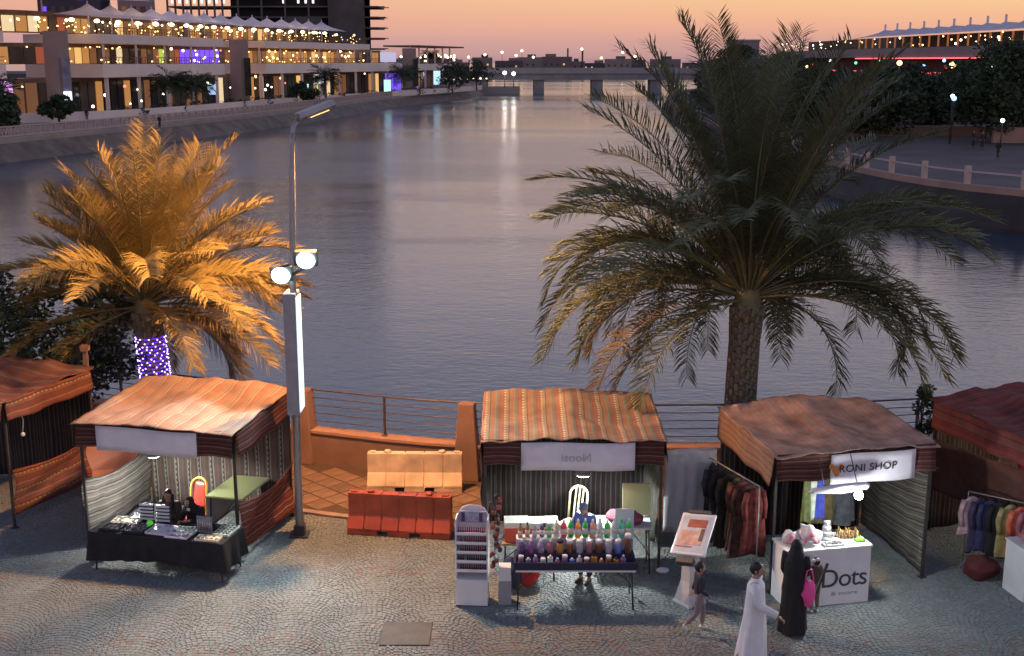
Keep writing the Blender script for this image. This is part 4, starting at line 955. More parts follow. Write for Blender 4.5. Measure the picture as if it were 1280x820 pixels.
def hang_lamp(lb, p, r=.12, top=.5, strength=25, energy=60, col=(1,.97,.92), bulbcol=(1,.98,.95), big=False):
    t = thing('hanging_lamp', lb, 'lamp', p)
    m = MB(); m.tube([(0,0,.08),(0.02,0,top)], .008, 5); m.build('cord', M_dark, t)
    m = MB(); m.lathe([(r,0),(r*.8,.05),(r*.35,.09),(r*.3,.13)], n=16); m.lathe([(r*.96,.004),(r*.7,.04),(.02,.08)], n=16); m.build('shade', mat('lamp_shade', (.3,.3,.3), .4), t)
    m = MB(); m.ball((0,0,-.005),(r*.9,r*.9,.03),14,5); m.build('bulb', glow('bulb_'+lb[:14], bulbcol, strength), t)
    light('stall_lamp_light', 'SPOT', (p[0],p[1],p[2]-.06), energy, col, .07, (p[0],p[1],0), 165, .3)
    return t
def loc(t, x, y, z=0):
    a = t.rotation_euler.z; return Vector((t.location.x+x*math.cos(a)-y*math.sin(a), t.location.y+x*math.sin(a)+y*math.cos(a), z))
hang_lamp('round lit lamp hanging above the bookish table of the stall with seated women', loc(S1, 1.08,.75,1.66), .13, .75, 14, 260)
hang_lamp('round bright lamp hanging in the middle of the centre stall', loc(S2, 1.78,.35,1.74), .15, .65, 22, 330, (.95,1,1))
# bare star-bright bulb and its long white fixture in the SHOP stall
p = loc(S3, 1.25,-.58,1.9)
t = thing('bright_bulb', 'bare glaring white bulb in front of the SHOP banner', 'lamp', p)
m = MB(); m.ball((0,0,0),.075,12,8); m.build('bulb', glow('glaring_bulb', (.95,1,.97), 60), t)
m = MB(); m.tube([(0,0,.05),(.0,.03,.08),(0,.1,.12)], .008, 6); m.build('arm', M_dark, t)
light('glaring_bulb_light', 'POINT', p+Vector((0,-.09,-.05)), 110, (.95,1,.97), .07)
t = thing('light_fixture', 'long white pointed lamp fixture hanging across the SHOP banner', 'lamp fixture', loc(S3, 1.0,-.42,1.98), S3.rotation_euler.z)
m = MB(); m.tube([(-.58,0,-.02),(-.5,0,0),(0,0,.0),(.45,0,.02),(.52,0,.02)], [.015,.05,.085,.07,.03], 10); m.build('reflector', M_white, t)
for x in (-.3,.3): m = MB(); m.tube([(x,0,.06),(x,.3,.5)], .008, 4); m.build('cord', M_dark, t)
# lit strip inside the last stall
p = loc(S4, .9,1.3,2.1)
t = thing('strip_light', 'yellowish lit strip lamps under the dark red roof at the right edge', 'lamp', p, S4.rotation_euler.z)
for k, (x, c) in enumerate(((-.5,(1,.95,.6)),(-.15,(1,.8,.3)),(.2,(1,.7,.2)),(.55,(1,.95,.8)))): m = MB(); m.tube([(x-.1,0,0),(x+.1,0,0)], .03, 8); m.build('tube', glow('strip_%d'%k, c, 5), t)
light('strip_light_light', 'POINT', p+Vector((0,0,-.12)), 30, (1,.82,.5), .12)

# ------------------------------------------------------------------ tables and their goods
def table(lb, p, rz, W, D, H, m_top, leg='fold', name='folding_table'):
    t = thing(name, lb, 'table', p, rz)
    m = MB(); m.box((0,0,H-.02),(W,D,.04)); m.build('tabletop', m_top, t)
    for sx in (-1,1):
        for sy in (-1,1):
            m = MB(); m.tube([(sx*(W/2-.06),sy*(D/2-.08),H-.04),(sx*(W/2-.03),sy*(D/2-.04),0)], .014, 6); m.build('leg', M_frame, t)
        m = MB(); m.tube([(sx*(W/2-.06),-D/2+.08,.35),(sx*(W/2-.06),D/2-.08,.35)], .01, 5); m.bar((sx*(W/2-.06),0,.35),(sx*(W/2-.45),0,H-.05),.015); m.build('brace', M_frame, t)
    return t
T1p = loc(S1, 1.98,-.5,0); rz1 = S1.rotation_euler.z
T1 = table('folding table under a black cloth covered with trays and cards', T1p, rz1, 2.55, .8, .75, M_white)
m = MB(); W_, D_ = 2.62, .86
m.grid(lambda u, v: (-W_/2+u*W_, -D_/2+v*D_, .758+.006*math.sin(u*17)*math.sin(v*9)), 20, 6)
def skirt(u, v):
    per = [(-W_/2,D_/2),(-W_/2,-D_/2),(W_/2,-D_/2),(W_/2,D_/2)]; L_ = [D_,W_,D_]; s_ = u*sum(L_); i = 0
    while i < 2 and s_ > L_[i]: s_ -= L_[i]; i += 1
    a, c = Vector(per[i]), Vector(per[i+1]); q = a+(c-a)*(s_/L_[i]); n = Vector((q.x/W_, q.y/D_*.8)).normalized()
    f = .035*math.sin(u*70)+.02*math.sin(u*31+1); q = q+n*(v*(.03+f)); return (q.x, q.y, .757-v*(.5+.05*math.sin(u*9)))
m.grid(skirt, 90, 6)
o = m.build('tablecloth', M_cloth_blk, None, T1p, (0,0,rz1)); tag(o, 'black tablecloth with loose folds over the left display table', 'tablecloth')
def onT1(x, y, z=.765): return loc(T1, x, y, z)
M_silver = mat('silver_trinkets', (.7,.7,.68), .25, metal=.9); M_gold = mat('gold_trinkets', (.8,.5,.15), .3, metal=.9)
def tray(p, rz, w, d, base, lb, pieces, pm, cat='tray', seed=0, name='trinket_tray'):
    t = thing(name, lb, cat, p, rz); rg = random.Random(seed)
    m = MB(); m.box((0,0,.01),(w,d,.02)); 
    for s in (-1,1): m.box((s*w/2,0,.02),(.012,d+.012,.04)); m.box((0,s*d/2,.02),(w-.012,.012,.04))
    m.build('tray', base, t)
    nx = max(2, int(w/.075)); ny = max(2, int(d/.09)); m = MB()
    for i in range(nx):
        for j in range(ny):
            if rg.random() < pieces: m.box(((i+.5)/nx*w-w/2, (j+.5)/ny*d-d/2, .03+rg.random()*.01), (.045,.05,.025), rz=rg.uniform(-.4,.4))
    o = m.build('trinkets', pm, t); o['kind'] = 'stuff'; return t
M_pink = mat('pinkish_card', (.78,.7,.76), .6); M_cream = mat('cream_card', (.75,.68,.5), .6); M_green = mat('pale_green_card', (.55,.68,.6), .5)
tray(onT1(-.86,.12), rz1+.1, .5,.3, M_cream, 'stack of cream folded cards at the left end of the black table', .5, M_cream, 'cards', 1, 'card_stack')
tray(onT1(-.95,-.2), rz1, .36,.28, M_dark, 'dark tray of pale bracelets at the front left corner of the black table', .95, M_silver, seed=2)
tray(onT1(-.48,-.14), rz1, .4,.42, M_dark, 'black tray with rows of silver trinkets left of the pink cards', .95, M_silver, seed=3)
tray(onT1(-.02,-.12), rz1-.05, .42,.4, M_pink, 'pale pink sheet of jewellery in the middle of the black table', .35, M_silver, seed=4)
tray(onT1(.42,-.06), rz1, .4,.3, M_green, 'greenish tray of rings right of the pink sheet', .9, M_silver, seed=5)
tray(onT1(.4,-.31), rz1, .42,.16, M_pink, 'narrow pinkish tray at the front edge of the black table', .5, M_silver, seed=6)
tray(onT1(1.12,.12), rz1, .3,.46, M_green, 'pale green tray at the right end of the black table', .9, M_silver, seed=7)
tray(onT1(.98,-.28), rz1+.04, .42,.22, M_cream, 'cream tray at the front right corner of the black table', .5, M_silver, seed=8)
tray(onT1(-.72,.38), rz1+.3, .26,.22, M_white, 'small white box lid at the back left of the black table', .4, M_silver, seed=9)
for k, (x, y, lb) in enumerate(((-.52,.24,'white ladder shaped earring rack, the left one of the pair'),(-.18,.22,'white ladder shaped earring rack, the right one of the pair'))):
    t = thing('earring_rack', lb, 'display rack', onT1(x,y), rz1+.05); m = MB(); m.box((0,.03,.17),(.27,.012,.34)); m.build('rack_panel', M_dark, t)
    for q in range(5): m = MB(); m.box((0,-.0,.05+q*.066),(.26,.03,.03)); m.build('card_strip', M_white, t)
t = thing('upright_frame', 'dark grey upright frame of beads on the right half of the black table', 'display frame', onT1(.78,-.02), rz1-.1)
m = MB(); m.box((0,0,.15),(.3,.03,.3)); m.build('frame_board', mat('grey_board', (.25,.22,.22), .7, noise=.3, nscale=20), t)
for q in range(6): m = MB(); m.tube([(-.12+q*.048,-.025,.26),(-.12+q*.048,-.03,.05)], .008, 5); m.build('bead_string', M_silver, t)
m = MB(); m.ball((0,0,.06),.06,12,8); tag(m.build('green_ball', mat('bright_green', (.15,.75,.08), .3, emis=(.1,.6,.05), estr=.35), None, onT1(-.33,.02)), 'small bright green ball between the two earring racks', 'ball')

# white side table behind with pale green cloth (right of the women)
t = table('side table with a pale green top at the right wall of the jewellery stall', loc(S1, 2.5,1.35,0), rz1, .75,1.2,.95, mat('lime_top', (.5,.55,.25), .6))
m = MB(); m.grid(lambda u, v: (-.385, .6-1.2*u, .95-.7*v+.0), 8, 4); tag(m.build('white_cloth', M_white, None, loc(S1,2.5,1.35,0), (0,0,rz1)), 'white cloth hanging on the side of the pale green topped table', 'cloth')

# red chair with yellow rim
def chair(lb, p, rz, mm, mr=None, seat=.45, name='chair', back=.5, w=.42):
    t = thing(name, lb, 'chair', p, rz)
    m = MB(); m.prism([(-w/2,-.2),(w/2,-.2),(w/2*.9,.2),(-w/2*.9,.2)], seat-.03, seat); m.build('seat', mm, t)
    for sx in (-1,1):
        for sy in (-1,1): m = MB(); m.tube([(sx*(w/2-.03),sy*.17,seat-.03),(sx*(w/2+.01),sy*.21,0)], .018, 6); m.build('leg', mm, t)
    arch = [(-w/2+.02,.2,seat)] + [(-(w/2-.02)*math.cos(a), .2+.12*(.5+.5*math.sin(a)), seat+back-.16+.16*math.sin(a)) for a in [k*math.pi/10 for k in range(11)]] + [(w/2-.02,.2,seat)]
    m = MB(); m.tube(arch, .022, 8); m.build('back_frame', mr or mm, t)
    m = MB(); m.grid(lambda u, v: ((u-.5)*(w-.1)*(1-.25*v*v), .21+.1*v, seat+.08+v*(back-.16)), 6, 6); o = m.build('backrest', mm, t) if name != 'plastic_chair' else None
    if name == 'plastic_chair':
        for x in (-.08,0,.08): m = MB(); m.bar((x,.2,seat),(x,.31,seat+back-.02),.03,.012); m.build('back_slat', mm, t)
    else: k = o.modifiers.new('th','SOLIDIFY'); k.thickness = .03
    return t
M_redp = mat('red_plastic', (.6,.06,.04), .4); M_yelp = mat('yellow_rim', (.8,.5,.08), .4); M_limp = mat('cream_plastic', (.62,.6,.36), .4)
chair('red chair with yellow rimmed backrest behind the two seated women', loc(S1, 1.78,.8,0), rz1+R(-10), M_redp, M_yelp, .5, back=.66, w=.4)
chair('cream plastic chair with an arched slatted back inside the centre stall', (1.1,21.0,0), R(-35), M_limp, None, .62, 'plastic_chair', .62)

# ------------------------------------------------------------------ centre stall: bottle display
TX, TY = 1.06, 18.95
T2 = table('folding table with thin dark legs under the bottle display', (TX,TY,0), 0, 2.0, .72, .74, M_white)
M_navy = mat('navy_tray', (.022,.025,.06), .35)
t = thing('display_stand', 'dark navy trough stand with stepped white shelves on the centre table', 'display stand', (TX,TY,.74), 0)
m = MB(); m.box((0,-.36,.065),(2.06,.03,.13)); m.box((0,0,.012),(2.06,.72,.02)); m.build('trough', M_navy, t)
for k, (y, z) in enumerate(((-.12,.16),(.12,.34))): m = MB(); m.box((0,y+.1,z/2+.01),(1.98,.22,z)); m.build('step', mat('frosted_step', (.5,.55,.6), .3) if k else M_navy, t)
m = MB(); m.box((.86,.34,.42),(.32,.02,.78)); m.box((.0,.345,.2),(1.4,.012,.4)); m.build('back_panel', mat('pale_panel', (.55,.62,.66), .3), t)
bott = {}
def bottle(kind, c, name, h, r):
    k = (kind, c, h)
    if k in bott: return bott[k]
    body = mat('liquid_%s' % c, CC[c], .12, spec=.8, emis=CC[c], estr=.0); cap = mat('cap_'+CAPS.get(c, 'white'), {'white': (.7,.7,.72), 'dark': (.03,.03,.03), 'silver': (.6,.6,.62), 'green': (.05,.4,.1)}[CAPS.get(c,'white')], .3)
    m = MB()
    if kind == 'b': m.lathe([(r*.9,0),(r,.01),(r,h*.62),(r*.8,h*.74),(r*.38,h*.8),(r*.36,h*.84)], n=10)
    elif kind == 'j': m.lathe([(r*.95,0),(r,.01),(r,h*.72),(r*.85,h*.78)], n=10)
    elif kind == 's': m.box((0,0,h*.4),(r*1.8,r*1.4,h*.8))
    me1 = m.mesh('glass', body); m = MB()
    if kind == 'b': m.lathe([(r*.42,h*.84),(r*.42,h*.93),(r*.25,h)], n=8)
    elif kind == 'j': m.lathe([(r*.92,h*.78),(r*.92,h*.98),(r*.8,h)], n=10)
    else: m.lathe([(r*.4,h*.8),(r*.4,h)], n=8)
    m2 = MB(); m2.lathe([(r*1.02,h*.2),(r*1.02,h*.5)], n=10)
    bott[k] = (me1, m.mesh('cap', cap), m2.mesh('paper_label', mat('label_print', (.6,.58,.55), .6, noise=.5, nscale=60)) if kind != 's' else None); return bott[k]
CC = {'green': (.03,.5,.08), 'red': (.75,.06,.12), 'orange': (.85,.36,.03), 'cream': (.75,.7,.5), 'white': (.7,.75,.75), 'peach': (.75,.35,.18), 'violet': (.13,.06,.2), 'purple': (.2,.1,.26), 'rose': (.26,.12,.15), 'grey': (.35,.35,.42), 'brown': (.16,.06,.03), 'blue': (.15,.2,.5), 'teal': (.1,.55,.4), 'amber': (.4,.2,.05), 'lilac': (.3,.24,.38)}
CAPS = {'green': 'white', 'brown': 'white', 'violet': 'silver', 'purple': 'silver', 'amber': 'dark', 'orange': 'white', 'blue': 'silver', 'teal': 'green'}
def place_bottle(x, y, z, kind, c, h, r, lb, grp, nm='bottle', cat='bottle'):
    t = thing(nm, lb, cat, (x,y,z), random.Random(int(x*999)).uniform(-1,1), grp); a, b_, d = bottle(kind, c, nm, h, r)
    put('glass', a, t); put('cap', b_, t)
    if d and cat == 'bottle': put('paper_label', d, t)
top_row = ['amber','amber','grey','violet','green','cream','red','green','orange','green','peach','white','green','white','teal','green']
nB = len(top_row)
for i, c in enumerate(top_row):
    x = TX-.92+i*.123
    h = .33 if i > 4 else .26
    place_bottle(x, TY+.2+(.03 if i % 2 else 0), .74+.35, 'b', c, h+(.02 if c == 'white' else 0), .05 if i > 4 else .04, '%s bottle, %s from the left in the top row of the centre display' % (c, (ORD+['seventeenth','eighteenth','last'])[i]), 'bottles in the top row of the display')
mid = ['violet','purple','lilac','rose','amber','brown','grey','rose','brown','grey','blue','brown']
for i, c in enumerate(mid):
    place_bottle(TX-.9+i*.163, TY-.02, .74+.17, 'j' if i > 3 else 'b', c, .23 if i != 11 else .34, .06, '%s jar, %s from the left in the middle row of the centre display' % (c, ORD[i]), 'jars in the middle row of the display', 'jar', 'jar')
low = ['violet','lilac','purple','grey','white','rose','violet','blue','grey','brown','amber','rose','brown','amber','violet']
for i, c in enumerate(low):
    place_bottle(TX-.91+i*.122, TY-.24, .74+.022, ('j','s','b')[i % 3], c, (.19,.15,.2,.14)[i % 4], .05, '%s pot, %s from the left in the front row of the centre display' % (c, ORD[i]), 'pots in the front row of the display', 'pot', 'pot')
for i in range(12):
    place_bottle(TX-.86+i*.15, TY-.31, .765, 's', ('silver_','violet','rose','white')[1+i % 3], .07, .03, 'tiny %s vial, %s from the left along the navy front lip of the display' % (('violet','rose','white')[i % 3], ORD[i]), 'vials along the front lip', 'vial', 'vial')
# red and white boxes, red bag, maroon bundle, panel
M_boxr = mat('box_red', (.55,.08,.05), .6); M_boxw = mat('box_white', (.72,.7,.62), .6)
t = table('small wooden table behind the bottle display at the left of the centre stall', (.3,20.0,0), 0, .95,.5,.72, mat('worn_wood', (.3,.19,.1), .6, noise=.3, nscale=6))
for x, y, w_, lb in ((.08,20.0,.42,'red and white carton on the left of the pair inside the centre stall'),(.55,19.98,.52,'red and white carton with a dark mark, right one of the pair')):
    t = thing('carton', lb, 'carton', (x,y,.72), R(3)); m = MB(); m.box((0,0,.13),(w_,.34,.26)); m.build('box', M_boxr, t); m = MB(); m.box((0,0,.31),(w_+.012,.35,.1)); m.build('lid', M_boxw, t)
    if x > .3: m = MB(); m.box((0,-.178,.32),(.06,.006,.07)); m.box((0,-.178,.36),(.12,.006,.02)); m.build('printed_mark', M_txt, t)
def lumpy(nm, p, r, m_, lb, cat, seed=0, amp=.25, n=14, parent=None):
    m = MB(); m.ball((0,0,r[2]), r, n*2, n)
    m.v = [tuple(Vector((x,y,z)) + (Vector((x,y,z-r[2])).normalized()*amp*min(r)*MN.noise(Vector((x,y,z))*(2.2/min(r))*.5+Vector((seed,seed,0))))) for x, y, z in m.v]
    o = m.build(nm, m_, parent, p); return tag(o, lb, cat) if lb else o
lumpy('red_bag', (.28,19.62,.0), (.22,.16,.36), mat('red_cloth', (.6,.04,.04), .6), 'crumpled red bag in front of the cartons in the centre stall', 'bag', 2, .5)
lumpy('dark_sack', (-.02,19.5,0), (.2,.16,.3), mat('navy_cloth', (.05,.06,.12), .8), 'dark blue sack on the ground left of the bottle display', 'sack', 5, .4)
t = thing('white_carton', 'small white carton standing just left of the bottle display table', 'carton', (-.12,18.95,0)); m = MB(); m.box((0,0,.55),(.2,.22,.24)); m.build('box', M_white, t); m = MB(); m.box((0,0,.215),(.22,.24,.43)); m.build('support', mat('grey_crate', (.3,.3,.32), .7), t)
t = table('white topped table behind the display on the right of the centre stall', (1.95,20.35,0), 0, 1.1,.6,.9, mat('grey_white_top', (.5,.53,.55), .5))
lumpy('maroon_bundle', (2.0,20.2,.9), (.34,.2,.14), mat('maroon_cloth', (.2,.04,.06), .8), 'maroon cloth bundle on the table at the right inside the centre stall', 'bundle', 7, .5)
boxobj('lime_board', (2.25,20.55,1.25), (.5,.04,.6), mat('lime_board', (.42,.42,.2), .6)); tag(bpy.context.scene.collection.objects['lime_board'], 'pale olive board behind the maroon bundle in the centre stall', 'board')
# curtain swept at the right side, white plastic sheet
def drape(nm, a, c, top, bot, m_, lb, cat, seed, amp=.09, sweep=0):
    a, c = Vector(a), Vector(c); l = (c-a).length; n = Vector((-(c-a).y,(c-a).x)).normalized()
    def f(u, v):
        q = a+(c-a)*(u*(1-sweep*v)+sweep*v); w_ = amp*math.sin(u*l*26+seed+v*1.5)*(.4+.6*v); return (q.x+n.x*w_, q.y+n.y*w_, top-(top-bot)*v)
    o = cloth(nm, f, int(l*24)+8, 14, l, top-bot, m_, None, .04, seed, .006); return tag(o, lb, cat)
drape('side_curtain', (2.66,20.3), (2.62,22.4), 2.2, .12, mat('olive_grey_cloth', (.09,.09,.075), .9, noise=.2), 'dark olive curtain gathered at the right side of the centre stall', 'curtain', 3, .05, .45)
drape('plastic_sheet', (2.78,20.75), (3.75,20.9), 2.12, .55, mat('milky_sheet', (.5,.5,.53), .35, noise=.08, translucent=.3), 'milky white plastic sheet hanging to the right of the centre stall', 'sheet', 8, .02)
# thing hanging: dark red cords on the left front post
t = thing('hanging_garland', 'dark red garland of small pouches hanging beside the white cosmetics stand', 'garland', (-.3,19.75,0)); rg = random.Random(3)
m = MB(); m.tube([(0,0,2.0),(0,0,.25)], .008, 4); m.build('cord', M_dark, t)
for k in range(22): m = MB(); m.ball((rg.uniform(-.09,.09), rg.uniform(-.05,.05), .3+k*.062), (.045,.035,.05), 7, 5); m.build('pouch', [mat('pouch_red', (.22,.04,.04), .6), mat('pouch_black', (.03,.02,.03), .6)][k % 2], t)
# white cosmetics stand
CSP = (-.67,18.95,0); cs = thing('cosmetics_stand', 'tall white floor stand with five shelves of small dark bottles', 'display stand', CSP, R(-4))
m = MB(); m.box((0,0,.25),(.54,.36,.46)); m.build('base_cabinet', M_white, cs); m = MB(); m.box((0,0,.012),(.52,.34,.024)); m.build('plinth', M_dark, cs)
for s in (-1,1): m = MB(); m.box((s*.265,.02,1.0),(.02,.3,1.06)); m.build('side_panel', M_white, cs)
m = MB(); m.prism([(-.275,.48),(.275,.48),(.275,1.5),(.2,1.64),(.08,1.69),(-.08,1.69),(-.2,1.64),(-.275,1.5)], .15, .17, 'y'); m.build('back_board', M_white, cs)
m = MB(); m.box((0,.12,1.5),(.46,.06,.2)); m.build('header', mat('header_print', (.36,.36,.5), .4, noise=.3, nscale=14), cs)
for s in (-.16,.14): m = MB(); m.box((s,.085,1.5),(.06,.01,.16)); m.build('header_figure', mat('header_dark', (.08,.05,.1), .5), cs)
pol = MB(); pol.lathe([(.014,0),(.015,.03),(.007,.035),(.008,.075),(.005,.08)], n=6); pmesh = [pol.mesh('polish_bottle', mat('polish_%s' % c, v, .2)) for c, v in (('red',(.3,.02,.03)),('dark',(.03,.01,.02)),('plum',(.16,.02,.06)))]
SH = ('top','second','third','fourth','lowest')
for k in range(5):
    z = 1.28-k*.165; m = MB(); m.box((0,-.02,z),(.51,.24,.025)); m.box((0,-.145,z+.012),(.51,.012,.05)); m.build('shelf', M_white, cs)
    for i in range(13):
        if rg.random() < .1: continue
        c = rg.choice(((0,0,2),(0,2,2),(1,2,0),(1,1,1),(2,0,1))[k]); o = put('polish_bottle', pmesh[c], None, loc(cs, -.22+i*.037, -.08, z+.013)); o.scale = (1.1,1.1,1.15)
        tag(o, '%s nail polish bottle, %s from the left on the %s shelf of the white stand' % (('red','black','plum')[c], ORD[i], SH[k]), 'bottle', 'nail polish bottles on the white stand')

# poster stand
psd = thing('poster_stand', 'white framed tilted poster on a pale pedestal right of the centre stall', 'poster stand', tuple(at(862,752)), R(-12))
m = MB(); m.lathe([(.3,0),(.26,.05),(.16,.4),(.14,.9)], n=4, sm=False); m.build('pedestal', mat('pedestal_grey', (.42,.4,.43), .5, noise=.1), psd)
m = MB(); m.box((0,0,.93),(.5,.3,.1)); m.build('pedestal_shelf', M_white, psd)
M45 = (R(38),R(-7),R(-20))
pf = MB(); pf.box((0,0,0),(.62,.82,.05)); pfo = pf.build('poster_frame', mat('frame_white', (.7,.72,.76), .3), psd, (.03,.0,1.22), M45)
k = pfo.modifiers.new('b','BEVEL'); k.width = .02; k.segments = 2
m = MB(); m.box((0,0,.027),(.52,.7,.004)); m.build('poster_sheet', mat('poster_blue', (.5,.55,.62), .5, noise=.15, nscale=5), pfo)
for (x,y,w_,h_,c) in ((.03,.2,.34,.16,(.35,.08,.05)),(-.02,-.08,.42,.28,(.62,.36,.28)),(.1,.02,.12,.2,(.6,.5,.42)),(.16,-.02,.07,.24,(.12,.06,.05)),(-.1,-.26,.3,.03,(.5,.12,.08))):
    m = MB(); m.box((x,y,.032+abs(x)*.01),(w_,h_,.003)); m.build('poster_print', mat('print_%d' % int(c[0]*100), c, .5, noise=.3, nscale=9), pfo)
m = MB(); m.box((0,.43,.02),(.4,.06,.05)); m.build('clamp', M_dark, pfo); m = MB(); m.box((-.02,-.5,-.05),(.3,.1,.12)); m.build('clamp', M_dark, pfo)
m = MB(); m.bar((0,.1,.95),(0,.12,1.25),.06); m.build('stem', M_dark, psd)

# ------------------------------------------------------------------ counter with "Dots" and its goods
CP = loc(S3, 1.05,-.2,0); rc = S3.rotation_euler.z
cf = at(1046,755); CT = thing('shop_counter', 'white counter lettered Dots in front of the SHOP stall', 'counter', (5.27,19.12,0), rc)
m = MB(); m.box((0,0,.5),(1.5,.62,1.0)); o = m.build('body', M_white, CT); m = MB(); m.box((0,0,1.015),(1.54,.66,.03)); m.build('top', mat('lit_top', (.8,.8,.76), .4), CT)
text_obj('Dots', .46, mat('grey_lettering', (.05,.05,.06), .6), o, (.28,-.318,.47), (R(90),0,0), 1.0, space=.92)
text_obj('& more', .1, mat('pale_lettering', (.4,.38,.42), .6), o, (.3,-.318,.2), (R(90),0,0), 1.6)
def onC(x, y, z=1.03): return loc(CT, x, y, z)
M_bag = mat('clear_bag', (.75,.72,.74), .15, alpha=.75, spec=.8); M_pinkg = mat('pink_goods', (.85,.25,.3), .5)
for x, y, r, lb in ((-.58,.0,.14,'clear bag of pink goods at the left end of the Dots counter'),(-.28,-.08,.18,'larger clear bag of pink goods on the Dots counter'),(-.22,.16,.15,'pale crumpled bag behind the pink bags on the counter')):
    t = thing('plastic_bag', lb, 'bag', onC(x,y)); lumpy('bag_film', (0,0,0), (r,r*.8,r*.9), M_bag if lb[0] != 'p' else M_white, None, None, int(x*50), .8, 10, t)
    for k in range(7):
        a = k*2.4; m = MB(); m.ball((math.cos(a)*r*.6*(k/7)**.5, -r*.45-.0+math.sin(a)*r*.3, r*.9+.4*r*math.sin(k)), r*.26, 7, 5); m.build('contents', M_pinkg if lb[0] != 'p' else M_green, t)
t = thing('bracelet_tower', 'stepped tower of silver bracelets in the middle of the Dots counter', 'display tower', onC(.08,.02)); 
for k in range(7): m = MB(); m.tube([(-.1+.008*k,0,.035+k*.05),(.1-.008*k,0,.035+k*.05)], .042-.003*k, 10); m.build('bracelet_roll', M_silver if k % 2 else M_white, t)
tray(onC(.1,-.2), rc, .34,.14, M_white, 'white tray of silver rings at the front edge of the Dots counter', .95, M_silver, seed=11)
t = thing('gold_jewellery', 'heap of gold necklaces on stands at the right of the Dots counter', 'jewellery', onC(.45,.05)); rg = random.Random(9)
for k in range(9): x = -.16+.04*k; m = MB(); m.tube([(x,0,.02),(x+.01,.03*math.sin(k*2),.16+.05*math.sin(k*1.7)),(x+.05,.02,.12),(x+.08,-.06,.02)], .014, 6); m.build('necklace', M_gold if k % 3 else mat('brown_bust', (.1,.05,.02), .6), t)
lumpy('green_pouch', tuple(onC(.62,-.14)), (.09,.06,.04), mat('leaf_green', (.2,.5,.05), .5), 'small lime green pouch at the right end of the Dots counter', 'pouch', 4, .4)

# ------------------------------------------------------------------ clothes
def garment(nm, lb, cat, p, rz, w_, h_, cols, sleeves=True, grp=None, seed=0, thick=.034):
    t = thing(nm, lb, cat, p, rz, grp); rg = random.Random(seed)
    def fn(u, v):
        a = u*2*math.pi; prof = min(1, .28+v*6) if v < .12 else 1+.25*(v-.12)
        rx = w_/2*prof; fold = 1+.26*math.sin(a*5+seed+v*2)*v; th = thick*(.5+v*1.2)
        return (math.cos(a)*rx*fold, math.sin(a)*th*fold*(1+.5*math.sin(a*3+seed)), -h_*v*(1+.03*math.sin(u*12+seed)))
    m = MB(); m.grid(fn, 26, 14, 2*w_, h_); m.build('dress' if h_ > .9 else 'shirt', cols[0], t)
    if sleeves:
        for s in (-1,1): m = MB(); m.tube([(s*w_*.42,0,-.06),(s*w_*.56,.01,-.3),(s*w_*.5,-.02,-.55)], [.05,.055,.045], 8); m.build('sleeve', cols[-1], t)
    m = MB(); m.tube([(-w_*.35,0,-.05),(0,0,.03),(w_*.35,0,-.05)], .007, 4); m.tube([(0,0,.03),(0,0,.08),(.02,0,.1)], .004, 4); m.build('hanger', M_frame, t)
    return t
def C(nm, c, n=.3): return mat('cloth_'+nm, c, .85, noise=n, nscale=9, bump=.2, bscale=25)
# rack along the left side of the SHOP stall
def rack(lb, a, c, h):
    a, c = Vector(a), Vector(c); mid = (a+c)/2; t = thing('clothes_rack', lb, 'clothes rack', (mid.x,mid.y,0), math.atan2(c.y-a.y,c.x-a.x)); l = (c-a).length/2
    m = MB(); m.tube([(-l,0,h),(l,0,h)], .014, 8); m.build('rail', M_steel, t)
    for s in (-1,1): m = MB(); m.tube([(s*l,0,h),(s*l,0,.04)], .012, 6); m.tube([(s*l,-.25,.03),(s*l,.25,.03)], .012, 6); m.build('upright', M_steel, t)
    return t
ra, rb = loc(S3,-.55,2.1), loc(S3,-.22,.12)
rack('metal clothes rack along the left side of the SHOP stall', ra, rb, 1.92)
dc = [('black abaya','black',(.012,.012,.014)),('black abaya with dull sheen','black2',(.02,.02,.024)),('dark charcoal abaya','charcoal',(.03,.028,.03)),('black abaya','black3',(.014,.012,.014)),('black lace dress','black6',(.015,.012,.016)),('very dark brown dress','brown',(.03,.018,.014)),('olive and brown dress','olive',(.08,.065,.03)),('dull red embroidered dress','dullred',(.14,.035,.025)),('brown and rust dress','rust',(.07,.03,.02)),('dark red dress','scarf',(.16,.03,.025))]
ang = math.atan2((rb-ra).y,(rb-ra).x)
for i, (d, k, c) in enumerate(dc):
    q = ra.lerp(rb, (i+.4)/len(dc)); garment('hanging_dress', '%s, %s from the back on the SHOP stall rack' % (d, ORD[i]), 'dress', (q.x,q.y,1.84), ang+R(90)+R(random.Random(i).uniform(-32,32)), .36+.06*(i % 3), 1.35 if i < 6 else 1.15+.08*(i%3), [C(k,c,.6),C(k,c,.6)], True, 'dresses on the rack of the SHOP stall', i)
# things hanging in the SHOP stall
for k, (x, z, c, nm, lb) in enumerate(((1.02,2.05,(.55,.6,.5),'white','white scarf hanging behind the lamp fixture of the SHOP stall'),(1.16,2.05,(.05,.07,.4),'blue','deep blue scarf hanging behind the lamp fixture of the SHOP stall'),(.9,2.0,(.12,.14,.05),'moss','moss green scarf hanging left of the blue one in the SHOP stall'),(1.55,1.9,(.18,.14,.05),'ochre','ochre cloth hanging on the back wall of the SHOP stall'),(1.95,1.85,(.1,.11,.13),'slate','slate grey cloth hanging on the back wall of the SHOP stall'))):
    q = loc(S3, x, 1.2 if k > 2 else .6, z); garment('hanging_scarf', lb, 'scarf', q, rc, .14 if k < 3 else .34, 1.0 if k < 3 else 1.2, [C(nm,c)], False, None, k+20, .03)
